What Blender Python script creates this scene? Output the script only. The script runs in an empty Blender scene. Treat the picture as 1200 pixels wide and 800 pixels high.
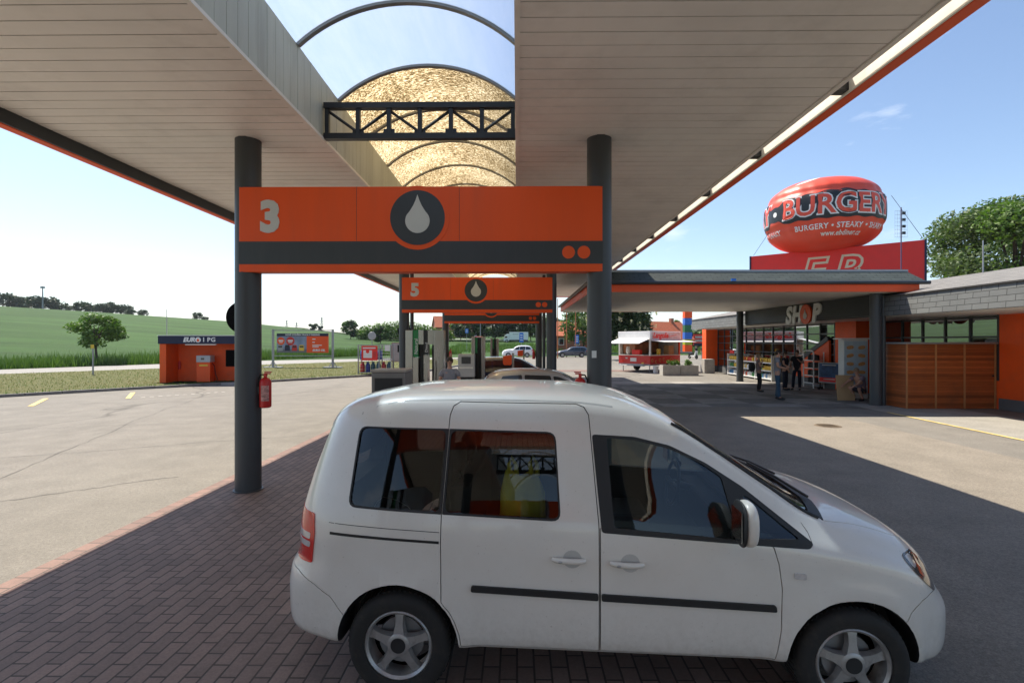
import bpy, bmesh, math, random
import numpy as np
from mathutils import Vector, Matrix
from mathutils.bvhtree import BVHTree
random.seed(7); RNG = np.random.default_rng(7)
R = math.radians
SC = bpy.context.scene
COL = SC.collection
PSI, CAMH = 0.01, 2.15

# ---------- photograph measurements: pixel -> place, used once to read real positions ----------
def ray(px, py=400):
    u = (px-600)/600; v = (400-py)/600
    return (u*math.cos(PSI)-math.sin(PSI), math.cos(PSI)+u*math.sin(PSI), v)
def PX(px, Y):
    d = ray(px); return d[0]/d[1]*Y
def PZ(px, py, Y):
    d = ray(px, py); return CAMH + d[2]/d[1]*Y
def G(px, py):
    d = ray(px, py); t = -CAMH/d[2]; return (d[0]*t, d[1]*t)

# ---------- mesh builder ----------
class MB:
    def __init__(s): s.v=[]; s.f=[]; s.m=[]; s.s=[]
    def add(s, vs, fs, mi=0, sm=False):
        o=len(s.v); s.v.extend([tuple(p) for p in vs])
        for f in fs: s.f.append(tuple(i+o for i in f)); s.m.append(mi); s.s.append(sm)
        return s
    def box(s, a, b, mi=0, M=None):
        x0,y0,z0=a; x1,y1,z1=b
        vs=[(x0,y0,z0),(x1,y0,z0),(x1,y1,z0),(x0,y1,z0),(x0,y0,z1),(x1,y0,z1),(x1,y1,z1),(x0,y1,z1)]
        if M is not None: vs=[M@Vector(p) for p in vs]
        return s.add(vs,[(0,3,2,1),(4,5,6,7),(0,1,5,4),(1,2,6,5),(2,3,7,6),(3,0,4,7)],mi)
    def quad(s, *p, mi=0): return s.add(p,[tuple(range(len(p)))],mi)
    def tube(s, pts, r, n=8, mi=0, caps=True, sm=True):
        pts=[Vector(p) for p in pts]; k=len(pts)
        rs=r if isinstance(r,(list,tuple)) else [r]*k
        vs=[]; fs=[]; up=None
        for i,p in enumerate(pts):
            t=(pts[min(i+1,k-1)]-pts[max(i-1,0)])
            t=t.normalized() if t.length>1e-9 else Vector((0,0,1))
            if up is None: up=Vector((1,0,0)) if abs(t.x)<.8 else Vector((0,1,0))
            a=(up-t*up.dot(t)).normalized(); b=t.cross(a); up=a
            for j in range(n):
                an=2*math.pi*j/n; vs.append(p+(a*math.cos(an)+b*math.sin(an))*rs[i])
        for i in range(k-1):
            for j in range(n):
                fs.append((i*n+j,i*n+(j+1)%n,(i+1)*n+(j+1)%n,(i+1)*n+j))
        s.add(vs,fs,mi,sm)
        if caps:
            s.add(vs[:n],[tuple(range(n))[::-1]],mi); s.add(vs[-n:],[tuple(range(n))],mi)
        return s
    def cyl(s, p0, p1, r0, r1=None, n=16, mi=0, caps=True):
        return s.tube([p0,p1],[r0,r0 if r1 is None else r1],n,mi,caps)
    def lathe(s, prof, c=(0,0,0), n=24, axis='Z', mi=0, sm=True):
        vs=[]; fs=[]
        for (r,h) in prof:
            for j in range(n):
                a=2*math.pi*j/n; x,y=r*math.cos(a),r*math.sin(a)
                p={'Z':(x,y,h),'Y':(x,h,y),'X':(h,x,y)}[axis]
                vs.append((c[0]+p[0],c[1]+p[1],c[2]+p[2]))
        for i in range(len(prof)-1):
            for j in range(n): fs.append((i*n+j,i*n+(j+1)%n,(i+1)*n+(j+1)%n,(i+1)*n+j))
        return s.add(vs,fs,mi,sm)
    def ell(s, c, r, nu=12, nv=8, mi=0, p=2.0, M=None):
        vs=[]; fs=[]
        sg=lambda a,e: math.copysign(abs(a)**e,a)
        e=2.0/p
        for i in range(nv+1):
            th=math.pi*i/nv-math.pi/2
            for j in range(nu):
                ph=2*math.pi*j/nu
                q=Vector((r[0]*sg(math.cos(th),e)*sg(math.cos(ph),e), r[1]*sg(math.cos(th),e)*sg(math.sin(ph),e), r[2]*sg(math.sin(th),e)))
                if M is not None: q=M@q
                vs.append(q+Vector(c))
        for i in range(nv):
            for j in range(nu): fs.append((i*nu+j,i*nu+(j+1)%nu,(i+1)*nu+(j+1)%nu,(i+1)*nu+j))
        return s.add(vs,fs,mi,True)
    def prism(s, poly, axis, a, b, mi=0, side=None):
        f={'X':lambda p,h:(h,p[0],p[1]),'Y':lambda p,h:(p[0],h,p[1]),'Z':lambda p,h:(p[0],p[1],h)}[axis]
        n=len(poly); vs=[f(p,a) for p in poly]+[f(p,b) for p in poly]
        return s.add(vs,[tuple(range(n))[::-1],tuple(range(n,2*n))]+[(i,(i+1)%n,n+(i+1)%n,n+i) for i in range(n)],mi)
    def mesh(s, me, M=None, mi=0, sm=True):
        vs=[(M@v.co if M is not None else v.co) for v in me.vertices]
        return s.add(vs,[tuple(p.vertices) for p in me.polygons],mi,sm)
    def text(s, t, size, M, mi=0, bold=0.0, ext=0.004, align='CENTER', shear=0, warp=None, space=1.0, valign='CENTER'):
        cu=bpy.data.curves.new('t','FONT'); cu.body=t; cu.size=size; cu.offset=bold; cu.extrude=ext
        cu.align_x=align; cu.align_y=valign; cu.shear=shear; cu.resolution_u=3; cu.space_character=space
        ob=bpy.data.objects.new('t',cu); COL.objects.link(ob)
        bpy.context.view_layer.update()
        dg=bpy.context.evaluated_depsgraph_get()
        me=bpy.data.meshes.new_from_object(ob.evaluated_get(dg))
        vs=[v.co.copy() for v in me.vertices]
        if warp: vs=[warp(v) for v in vs]
        vs=[M@v for v in vs] if M is not None else vs
        s.add(vs,[tuple(p.vertices) for p in me.polygons],mi)
        bpy.data.objects.remove(ob); bpy.data.curves.remove(cu); bpy.data.meshes.remove(me)
        return s
    def build(s, name, mats, parent=None, fix=True, bevel=0, loc=None, rz=0, ang=40):
        me=bpy.data.meshes.new(name); me.from_pydata(s.v,[],s.f)
        if not isinstance(mats,(list,tuple)): mats=[mats]
        for m in mats: me.materials.append(m)
        me.polygons.foreach_set('material_index',s.m); me.polygons.foreach_set('use_smooth',s.s)
        if fix:
            bm=bmesh.new(); bm.from_mesh(me)
            if any(s.s): bmesh.ops.remove_doubles(bm,verts=bm.verts,dist=1e-5)
            bmesh.ops.recalc_face_normals(bm,faces=bm.faces); bm.to_mesh(me); bm.free()
        if any(s.s): me.set_sharp_from_angle(angle=R(ang))
        me.update()
        ob=bpy.data.objects.new(name,me); COL.objects.link(ob)
        if loc is not None: ob.location=loc
        ob.rotation_euler[2]=rz
        if parent is not None: ob.parent=parent
        if bevel:
            b=ob.modifiers.new('bevel','BEVEL'); b.width=bevel; b.segments=2; b.limit_method='ANGLE'; b.angle_limit=R(40)
        return ob

def tag(o, label, cat, group=None):
    o['label']=label; o['category']=cat
    if group: o['group']=group
    return o
def thing(name, label, cat, loc=(0,0,0), rz=0, group=None):
    o=bpy.data.objects.new(name,None); COL.objects.link(o); o.location=loc; o.rotation_euler[2]=rz
    o.empty_display_size=.2
    return tag(o,label,cat,group)
def dup(root, loc=None, rz=None, label=None, group=None, scale=None):
    def cp(o,par):
        c=o.copy(); COL.objects.link(c)
        if par is not None: c.parent=par
        for ch in list(o.children): cp(ch,c)
        return c
    r=cp(root,None)
    if loc is not None: r.location=loc
    if rz is not None: r.rotation_euler[2]=rz
    if label: r['label']=label
    if group: r['group']=group
    if scale: r.scale=scale if isinstance(scale,tuple) else (scale,)*3
    return r
def struct(o): o['kind']='structure'; return o
def stuff(o): o['kind']='stuff'; return o
def xz(loc, rz=0, tilt=0):          # text lying in the XZ plane, read from -Y
    return Matrix.Translation(loc)@Matrix.Rotation(rz,4,'Z')@Matrix.Rotation(tilt,4,'Y')@Matrix.Rotation(R(90),4,'X')

# ---------- materials ----------
class NT:
    def __init__(s, name):
        s.m=bpy.data.materials.new(name); s.m.use_nodes=True; s.t=s.m.node_tree; s.t.nodes.clear()
        s.out=s.n('ShaderNodeOutputMaterial')
    def n(s, ty, **k):
        x=s.t.nodes.new(ty)
        for a,b in k.items():
            if a.startswith('i_'):
                key=a[2:]; key=int(key) if key.isdigit() else key.replace('_',' ')
                x.inputs[key].default_value=b
            else: setattr(x,a,b)
        return x
    def l(s,a,b): s.t.links.new(a,b)
    def coord(s,kind='Object',scale=None):
        c=s.n('ShaderNodeTexCoord').outputs[kind]
        if scale is not None:
            mp=s.n('ShaderNodeMapping'); mp.inputs['Scale'].default_value=scale; s.l(c,mp.inputs['Vector']); return mp.outputs[0]
        return c
    def noise(s,v,scale,detail=4,rough=.55):
        x=s.n('ShaderNodeTexNoise'); x.inputs['Scale'].default_value=scale; x.inputs['Detail'].default_value=detail; x.inputs['Roughness'].default_value=rough
        s.l(v,x.inputs['Vector']); return x.outputs['Fac']
    def ramp(s,f,stops):
        x=s.n('ShaderNodeValToRGB'); e=x.color_ramp.elements
        while len(e)<len(stops): e.new(.5)
        for i,(p,c) in enumerate(stops):
            e[i].position=p; e[i].color=(c,c,c,1) if isinstance(c,(int,float)) else (*c,1)
        s.l(f,x.inputs['Fac']); return x.outputs['Color']
    def mix(s,f,a,b,mode='MIX'):
        x=s.n('ShaderNodeMix',data_type='RGBA',blend_type=mode)
        for i,val in ((0,f),(6,a),(7,b)):
            if hasattr(val,'is_output'): s.l(val,x.inputs[i])
            else: x.inputs[i].default_value=val if i==0 else ((val,)*3+(1,) if isinstance(val,(int,float)) else (*val,1))
        return x.outputs[2]
    def math(s,op,a,b=0):
        x=s.n('ShaderNodeMath',operation=op)
        for i,val in ((0,a),(1,b)):
            if hasattr(val,'is_output'): s.l(val,x.inputs[i])
            else: x.inputs[i].default_value=val
        return x.outputs[0]
    def bsdf(s,col,rough=.6,metal=0,spec=.5,coat=0,bump=None,bstr=.2,bdist=.01,**k):
        p=s.n('ShaderNodeBsdfPrincipled')
        for key,val in (('Base Color',col),('Roughness',rough),('Metallic',metal),('Specular IOR Level',spec),('Coat Weight',coat)):
            if hasattr(val,'is_output'): s.l(val,p.inputs[key])
            else: p.inputs[key].default_value=(*val,1) if isinstance(val,tuple) else val
        if coat: p.inputs['Coat Roughness'].default_value=.06
        if bump is not None:
            b=s.n('ShaderNodeBump'); b.inputs['Strength'].default_value=bstr; b.inputs['Distance'].default_value=bdist
            s.l(bump,b.inputs['Height']); s.l(b.outputs[0],p.inputs['Normal'])
        s.l(p.outputs[0],s.out.inputs[0]); s.p=p; return p

def M(name,col,rough=.6,metal=0,spec=.5,var=.12,vs=2.5,bump=0,bs=60,coat=0,dirt=0,dcol=(.12,.1,.08),streak=False):
    t=NT(name); c=t.coord()
    if streak: 
        mp=t.n('ShaderNodeMapping'); mp.inputs['Scale'].default_value=(1,1,.12); t.l(c,mp.inputs['Vector']); c2=mp.outputs[0]
    else: c2=c
    f=t.noise(c2,vs,5,.6)
    k=t.ramp(f,[(.3,1-var),(.7,1+var)])
    col2=t.mix(1.0,col,k,'MULTIPLY')
    if dirt:
        d=t.ramp(t.noise(c2,vs*1.7,6,.7),[(.5,0),(.75,dirt)])
        col2=t.mix(d,col2,dcol)
    rr=t.math('ADD',t.math('MULTIPLY',f,.2),rough-.1)
    t.bsdf(col2,rr,metal,spec,coat,bump=t.noise(c,bs,3) if bump else None,bstr=bump)
    return t.m
MT={}
def mats():
    m=MT
    m['orange']=M('orange_paint',(.86,.088,.004),.5,var=.06,vs=1.2,dirt=.1,streak=True)
    m['orange_wall']=M('orange_wall',(.84,.10,.008),.6,var=.08,vs=1.5,bump=.1,bs=30,dirt=.15)
    m['anthracite']=M('anthracite_paint',(.036,.042,.047),.42,var=.12,dirt=.18,dcol=(.1,.095,.09),streak=True)
    m['colgrey']=M('column_grey',(.05,.056,.062),.45,var=.15,vs=3,dirt=.25,dcol=(.11,.10,.09),streak=True)
    m['matteblack']=M('matte_black',(.006,.006,.007),.9,spec=.1)
    m['black']=M('black_metal',(.012,.012,.013),.45,var=.1)
    m['rubber']=M('rubber',(.018,.017,.016),.8,var=.2,vs=9,dirt=.4,dcol=(.07,.055,.04))
    m['letter']=M('letter_grey',(.58,.58,.55),.5,var=.05)
    m['white']=M('white_paint',(.78,.78,.76),.45,var=.05,dirt=.1)
    m['cream']=M('cream_metal',(.84,.81,.72),.5,var=.06,dirt=.15,streak=True)
    m['soffit']=M('soffit_boards',(.86,.81,.75),.5,var=.07,vs=.9,dirt=.22,dcol=(.36,.32,.28))
    m['soffit_gap']=M('soffit_gap',(.10,.085,.07),.8)
    m['well']=M('well_boards',(.50,.51,.44),.55,var=.12,vs=1.8,dirt=.5,dcol=(.25,.24,.19),streak=True)
    m['steel']=M('brushed_steel',(.46,.45,.43),.36,metal=.75,var=.12,vs=4,streak=True)
    m['galv']=M('galvanised',(.32,.33,.34),.5,metal=.55,var=.12)
    m['rib']=M('rib_grey',(.27,.28,.28),.5,metal=.3)
    m['red']=M('red_paint',(.55,.018,.014),.35,var=.08)
    m['redflat']=M('red_board',(.78,.03,.02),.55,var=.05)
    m['blue']=M('blue_paint',(.012,.05,.33),.4,var=.08)
    m['bluesign']=M('blue_sign',(.01,.16,.62),.45,var=.04)
    m['teal']=M('teal_paint',(.012,.10,.14),.45,var=.1)
    m['green']=M('green_strip',(.012,.20,.055),.4,var=.05)
    m['yellow']=M('yellow_paint',(.75,.50,.05),.5,var=.1)
    m['navy']=M('navy_fascia',(.008,.012,.045),.6,var=.08)
    m['concrete']=M('concrete',(.40,.375,.33),.85,var=.14,vs=5,bump=.25,bs=80,dirt=.2)
    m['kerb']=M('kerb_stone',(.20,.19,.175),.85,var=.25,vs=4,bump=.3,bs=60)
    m['plinth']=M('grey_plinth',(.12,.125,.13),.8,var=.12)
    m['paper']=M('paper_white',(.75,.75,.73),.7,var=.03)
    m['card']=M('cardboard',(.46,.29,.14),.8,var=.1)
    m['skin']=M('skin',(.52,.28,.19),.55,var=.06,vs=14)
    m['hair']=M('hair_brown',(.05,.03,.018),.7,var=.2,vs=30)
    m['hairg']=M('hair_fair',(.28,.20,.12),.7,var=.2,vs=30)
    m['tgrey']=M('tee_grey',(.24,.25,.28),.85,var=.1,vs=12)
    m['navycloth']=M('navy_cloth',(.012,.014,.028),.85,var=.15,vs=12)
    m['darkcloth']=M('dark_cloth',(.014,.014,.017),.9,var=.15,vs=12)
    m['denim']=M('denim',(.03,.075,.13),.85,var=.2,vs=14)
    m['mauve']=M('mauve_cloth',(.22,.16,.19),.85,var=.12,vs=12)
    m['pinkgrey']=M('taupe_cloth',(.26,.19,.19),.85,var=.12,vs=12)
    m['plaid']=M('patterned_cloth',(.06,.055,.07),.9,var=.5,vs=30)
    m['seat']=M('seat_fabric',(.035,.035,.037),.9,var=.2,vs=20)
    m['interior']=M('cabin_lining',(.05,.05,.05),.8,var=.1)
    m['headliner']=M('headliner',(.28,.27,.25),.9,var=.05)
    m['bag']=M('yellow_plastic_bag',(.72,.60,.03),.45,var=.15,vs=8)
    m['trim']=M('black_trim',(.015,.015,.016),.55,var=.15,vs=8,bump=.1,bs=200)
    m['alloy']=M('alloy_silver',(.42,.41,.40),.42,metal=.6,var=.15,vs=10,dirt=.45,dcol=(.12,.10,.085))
    m['redlens']=M('red_lens',(.62,.02,.012),.15,var=.1,coat=.6)
    m['clearlens']=M('clear_lens',(.55,.52,.5),.1,var=.15,vs=20,coat=1)
    m['lampdark']=M('lamp_dark',(.05,.05,.055),.15,var=.4,vs=15,coat=1)
    m['chrome']=M('chrome',(.75,.75,.75),.12,metal=1,var=.05)
    m['rooftile']=M('red_roof_tiles',(.42,.11,.045),.8,var=.2,vs=3)
    m['render']=M('house_render',(.55,.50,.42),.85,var=.1)
    m['brickred']=M('brick_wall_far',(.35,.13,.08),.85,var=.15)
    m['bark']=M('bark',(.075,.052,.036),.9,var=.3,vs=9,bump=.5,bs=25)
    m['silver']=M('silver_car_paint',(.40,.40,.40),.32,metal=.35,var=.04,coat=.6)
    m['navycar']=M('navy_car_paint',(.012,.02,.055),.25,var=.04,coat=1)
    m['bluegrey']=M('bluegrey_car_paint',(.035,.05,.085),.28,var=.04,coat=1)
    m['whitecar']=M('white_car_paint',(.75,.75,.74),.3,var=.03,coat=.8)
    m['carglass']=M('dark_car_glass',(.02,.026,.03),.06,var=.1,spec=.8)
    m['soil']=M('soil',(.06,.042,.028),.95,var=.3,vs=9)
    m['inflred']=M('inflatable_red',(.74,.075,.035),.42,var=.06,vs=2,bump=.06,bs=6)
    m['inflblack']=M('inflatable_black',(.014,.016,.02),.45)
    m['cream_letter']=M('cream_letter',(.68,.60,.42),.5,var=.04)
    m['snack']=M('snack_orange',(.60,.30,.10),.7,var=.2,vs=20)
    m['gallonyellow']=M('bottle_yellow',(.72,.46,.05),.45,var=.1)
    m['gallonwhite']=M('bottle_white',(.66,.66,.62),.45,var=.1)
    m['gallonred']=M('bottle_red',(.55,.07,.03),.45,var=.1)
    m['gallonblue']=M('bottle_blue',(.08,.22,.42),.4,var=.1)
    m['greenlabel']=M('bottle_green',(.05,.22,.06),.45,var=.1)
    # car paint of the van, dusty low down
    t=NT('white_van_paint'); c=t.coord(); sx=t.n('ShaderNodeSeparateXYZ'); t.l(c,sx.inputs[0])
    n1=t.noise(c,2.2,6,.65); n2=t.noise(c,28,4,.7)
    base=t.mix(t.ramp(n1,[(.35,0),(.7,1)]),(.76,.725,.665),(.71,.67,.605))
    low=t.math('MULTIPLY',t.ramp(sx.outputs[2],[(.28,1),(.66,0)]),t.ramp(n2,[(.4,0),(.8,.32)]))
    base=t.mix(low,base,(.30,.25,.19))
    sp=t.ramp(t.noise(c,70,2,.5),[(.70,0),(.76,.5)]); base=t.mix(sp,base,(.40,.35,.29))
    t.bsdf(base,.34,0,.5,.75); m['van']=t.m
    # tinted window glass
    def glass(name,tint,refl=.10,rough=.0,fm=1.3):
        t=NT(name); tr=t.n('ShaderNodeBsdfTransparent'); tr.inputs[0].default_value=(*tint,1)
        gl=t.n('ShaderNodeBsdfGlossy'); gl.inputs['Roughness'].default_value=rough; gl.inputs[0].default_value=(.95,.97,1,1)
        fr=t.n('ShaderNodeFresnel'); fr.inputs['IOR'].default_value=1.5
        f=t.math('ADD',t.math('MULTIPLY',fr.outputs[0],fm),refl)
        mx=t.n('ShaderNodeMixShader'); t.l(f,mx.inputs[0]); t.l(tr.outputs[0],mx.inputs[1]); t.l(gl.outputs[0],mx.inputs[2]); t.l(mx.outputs[0],t.out.inputs[0])
        return t.m
    m['tint']=glass('tinted_glass',(.46,.49,.47),.0,.0,1.15)
    m['clear']=glass('clear_glass',(.66,.73,.71),.0,.0,1.2)
    m['shopglass']=glass('shop_glass',(.20,.23,.22),.02,.0,.38)
    # polycarbonate
    def poly(name,dirty):
        t=NT(name); c=t.coord()
        tr=t.n('ShaderNodeBsdfTransparent'); tl=t.n('ShaderNodeBsdfTranslucent'); gl=t.n('ShaderNodeBsdfGlossy'); gl.inputs['Roughness'].default_value=.25
        if dirty:
            cc=t.coord('Object',(17,46,46)); n=t.noise(cc,1.0,5,.75)
            big=t.noise(c,1.2,3,.5)
            k=t.math('ADD',n,t.math('MULTIPLY',t.math('SUBTRACT',big,.5),.18))
            col=t.ramp(k,[(.42,(.05,.032,.012)),(.51,(.38,.26,.115)),(.61,(.92,.80,.54))])
            t.l(col,tl.inputs[0]); tr.inputs[0].default_value=(.5,.36,.18,1); a,b=.08,.06
        else:
            n=t.noise(c,2.5,5,.6); col=t.ramp(t.noise(t.coord('Object',(3,.5,3)),1.6,6,.7),[(.32,(.70,.79,.86)),(.66,(.90,.95,.97))]); t.l(col,tl.inputs[0])
            tr.inputs[0].default_value=(.55,.70,.86,1); a,b=.50,.14
        if not dirty:
            rf=t.n('ShaderNodeBsdfRefraction'); rf.inputs['Roughness'].default_value=.52; rf.inputs['IOR'].default_value=1.02; rf.inputs[0].default_value=(.9,.95,1,1)
            m0=t.n('ShaderNodeMixShader'); m0.inputs[0].default_value=.55; t.l(tl.outputs[0],m0.inputs[1]); t.l(rf.outputs[0],m0.inputs[2]); tl=m0
        m1=t.n('ShaderNodeMixShader'); m1.inputs[0].default_value=a; t.l(tl.outputs[0],m1.inputs[1]); t.l(tr.outputs[0],m1.inputs[2])
        m2=t.n('ShaderNodeMixShader'); m2.inputs[0].default_value=b; t.l(m1.outputs[0],m2.inputs[1]); t.l(gl.outputs[0],m2.inputs[2]); t.l(m2.outputs[0],t.out.inputs[0])
        return t.m
    m['polyclear']=poly('skylight_clear',False); m['polydirty']=poly('skylight_dirty',True)
    # asphalt
    def asphalt(name,c0,c1,grain=.35,cracks=True):
        t=NT(name); c=t.coord(); big=t.noise(c,.18,5,.6); mid=t.noise(c,1.4,6,.65); fine=t.noise(c,85,3,.7)
        col=t.mix(t.ramp(big,[(.32,0),(.68,1)]),c0,c1)
        col=t.mix(1,col,t.ramp(mid,[(.3,.86),(.7,1.12)]),'MULTIPLY')
        col=t.mix(1,col,t.ramp(fine,[(.25,1-grain),(.75,1+grain)]),'MULTIPLY')
        col=t.mix(1,col,t.ramp(t.noise(c,24,4,.75),[(.3,.80),(.7,1.2)]),'MULTIPLY')
        vo=t.n('ShaderNodeTexVoronoi'); vo.inputs['Scale'].default_value=120; t.l(c,vo.inputs['Vector'])
        col=t.mix(t.ramp(vo.outputs['Distance'],[(.05,.35),(.22,0)]),col,tuple(min(1,x*1.7) for x in c0))
        if cracks:
            w=t.n('ShaderNodeMapping'); w.inputs['Scale'].default_value=(.10,.05,.1); w.inputs['Rotation'].default_value=(0,0,.5); t.l(c,w.inputs[0])
            wn=t.n('ShaderNodeTexNoise'); wn.inputs['Scale'].default_value=3; t.l(w.outputs[0],wn.inputs[0])
            add=t.n('ShaderNodeMix',data_type='RGBA'); add.inputs[0].default_value=.35; t.l(w.outputs[0],add.inputs[6]); t.l(wn.outputs['Color'],add.inputs[7])
            v2=t.n('ShaderNodeTexVoronoi',feature='DISTANCE_TO_EDGE'); v2.inputs['Scale'].default_value=1.6; t.l(add.outputs[2],v2.inputs['Vector'])
            cr=t.ramp(v2.outputs[0],[(.0,.75),(.0035,.35),(.007,0)])
            col=t.mix(cr,col,tuple(x*.42 for x in c0))
            st=t.ramp(t.noise(t.coord('Object',(.5,.14,.5)),1,5,.7),[(.55,0),(.70,.6)])
            col=t.mix(st,col,tuple(x*.62 for x in c0))
        t.bsdf(col,.88,0,.25,bump=fine,bstr=.5,bdist=.01); return t.m
    m['asphalt']=asphalt('sun_bleached_asphalt',(.208,.192,.166),(.18,.166,.144))
    m['asphalt_dark']=asphalt('drive_asphalt',(.21,.185,.15),(.245,.216,.177),cracks=False)
    m['road']=asphalt('old_road',(.30,.285,.26),(.27,.26,.24),.15,False)
    m['apron']=asphalt('pale_apron',(.30,.285,.25),(.26,.245,.215),.2,False)
    # pavers
    def bricks(name,c1,c2,mortar,sx,sz,rot=0,ms=.006,bias=0,stain=.5,off=.5):
        t=NT(name); c=t.coord(); mp=t.n('ShaderNodeMapping'); mp.inputs['Rotation'].default_value=(0,0,rot); t.l(c,mp.inputs[0])
        b=t.n('ShaderNodeTexBrick'); b.offset=off; b.inputs['Scale'].default_value=1; b.inputs['Brick Width'].default_value=sx; b.inputs['Row Height'].default_value=sz
        b.inputs['Mortar Size'].default_value=ms; b.inputs['Mortar Smooth'].default_value=.3; b.inputs['Bias'].default_value=bias
        b.inputs['Color1'].default_value=(*c1,1); b.inputs['Color2'].default_value=(*c2,1); b.inputs['Mortar'].default_value=(*mortar,1)
        t.l(mp.outputs[0],b.inputs['Vector'])
        k=t.ramp(t.noise(c,.9,6,.65),[(.3,1-.35*stain),(.7,1+.3*stain)])
        col=t.mix(1,b.outputs['Color'],k,'MULTIPLY')
        col=t.mix(1,col,t.ramp(t.noise(c,60,3,.7),[(.25,.82),(.75,1.18)]),'MULTIPLY')
        st=t.ramp(t.noise(c,.75,6,.75),[(.55,0),(.70,.6)]); col=t.mix(st,col,tuple(x*.45 for x in c1))
        h=t.math('SUBTRACT',t.math('MULTIPLY',t.noise(c,50,2),.25),b.outputs['Fac'])
        t.bsdf(col,.72,0,.4,bump=h,bstr=.8,bdist=.006); return t.m
    m['paver']=bricks('brown_pavers',(.285,.20,.16),(.21,.15,.122),(.08,.06,.047),.25,.112,R(90),.008)
    m['paver_edge']=bricks('red_edge_pavers',(.225,.13,.10),(.17,.10,.078),(.065,.05,.04),.20,.20,R(90),.008)
    m['shingle']=bricks('slate_shingles',(.155,.162,.158),(.13,.136,.134),(.05,.052,.052),.48,.16,0,.012,stain=.35)
    m['shingle_top']=bricks('slate_roof',(.215,.205,.188),(.175,.165,.152),(.09,.086,.082),.40,.14,0,.010,stain=.35)
    m['shingle_green']=bricks('mossy_slate',(.068,.085,.078),(.05,.064,.06),(.022,.028,.027),.34,.12,0,.014,stain=.7)
    t=NT('checker_paving'); c=t.coord(); ch=t.n('ShaderNodeTexChecker'); ch.inputs['Scale'].default_value=.62; ch.inputs[1].default_value=(.31,.295,.27,1); ch.inputs[2].default_value=(.20,.19,.175,1); t.l(c,ch.inputs[0])
    col=t.mix(1,ch.outputs[0],t.ramp(t.noise(c,3,6,.7),[(.3,.75),(.7,1.2)]),'MULTIPLY'); t.bsdf(col,.85,0,.3,bump=t.noise(c,60,2),bstr=.4); m['checker']=t.m
    # varnished boards of the shed
    t=NT('varnished_boards'); c=t.coord(); sx=t.n('ShaderNodeSeparateXYZ'); t.l(c,sx.inputs[0])
    row=t.math('DIVIDE',sx.outputs[2],.085); fr=t.math('FRACT',row); fl=t.math('FLOOR',row)
    wn=t.n('ShaderNodeTexWhiteNoise',noise_dimensions='1D'); t.l(fl,wn.inputs['W'])
    gr=t.noise(t.coord('Object',(1.5,1.5,40)),1.5,5,.7)
    col=t.mix(t.ramp(gr,[(.3,0),(.7,1)]),(.46,.125,.032),(.27,.065,.016))
    col=t.mix(1,col,t.ramp(wn.outputs[0],[(0,.62),(1,1.25)]),'MULTIPLY')
    gap=t.ramp(fr,[(0,1),(.10,0)]); col=t.mix(gap,col,(.05,.018,.008))
    wt=t.ramp(t.noise(c,1.1,5,.7),[(.5,0),(.75,.55)]); col=t.mix(wt,col,(.12,.06,.03))
    t.bsdf(col,.45,0,.4,bump=fr,bstr=.3); m['boards']=t.m
    # grassland
    def grass(name,a,b,dry,dryamt,scale=1,stripes=False):
        t=NT(name); c=t.coord(); n1=t.noise(c,.05*scale,6,.6); n2=t.noise(c,.9*scale,6,.7); n3=t.noise(c,14,4,.8)
        col=t.mix(t.ramp(n1,[(.3,0),(.7,1)]),a,b); col=t.mix(t.ramp(n2,[(.35,0),(.7,dryamt)]),col,dry)
        if stripes:
            cc=t.coord('Object',(.02,.13,.02)); w=t.noise(cc,1,4,.6); col=t.mix(1,col,t.ramp(w,[(.3,.62),(.7,1.3)]),'MULTIPLY')
        col=t.mix(1,col,t.ramp(n3,[(.25,.62),(.75,1.38)]),'MULTIPLY')
        t.bsdf(col,.9,0,.15,bump=n3,bstr=1,bdist=.08); return t.m
    m['field']=grass('crop_field',(.026,.074,.012),(.040,.096,.018),(.065,.10,.03),.5,1,True)
    m['verge']=grass('dry_verge',(.085,.11,.028),(.125,.13,.045),(.20,.17,.08),.8,3)
    m['farhill']=grass('wooded_hills',(.035,.06,.03),(.05,.075,.035),(.06,.08,.04),.4,.1)
    def leaf(name,a,b,tr=.25):
        t=NT(name); oi=t.n('ShaderNodeNewGeometry'); col=t.mix(oi.outputs['Random Per Island'],a,b)
        p=t.bsdf(col,.55,0,.3); tl=t.n('ShaderNodeBsdfTranslucent'); t.l(t.mix(1,col,(1.2,1.5,.5),'MULTIPLY'),tl.inputs[0])
        mx=t.n('ShaderNodeMixShader'); mx.inputs[0].default_value=tr; t.l(p.outputs[0],mx.inputs[1]); t.l(tl.outputs[0],mx.inputs[2]); t.l(mx.outputs[0],t.out.inputs[0]); return t.m
    m['leaf']=leaf('leaves_green',(.045,.095,.018),(.085,.15,.03)); m['leafdark']=leaf('leaves_dark',(.016,.036,.012),(.035,.065,.02),.12)
    m['leaflight']=leaf('leaves_light',(.07,.14,.02),(.13,.21,.04)); m['leafgrey']=leaf('leaves_olive',(.075,.115,.045),(.13,.175,.075))
    m['blossom']=leaf('blossom_white',(.55,.52,.40),(.7,.66,.5),.2)
    m['tallgrass']=leaf('tall_grass',(.06,.12,.022),(.12,.18,.05)); m['drygrass']=leaf('dry_grass',(.12,.125,.042),(.18,.16,.07))
    m['leafridge']=leaf('leaves_ridge',(.03,.055,.025),(.05,.08,.035),.1)
mats()

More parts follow.
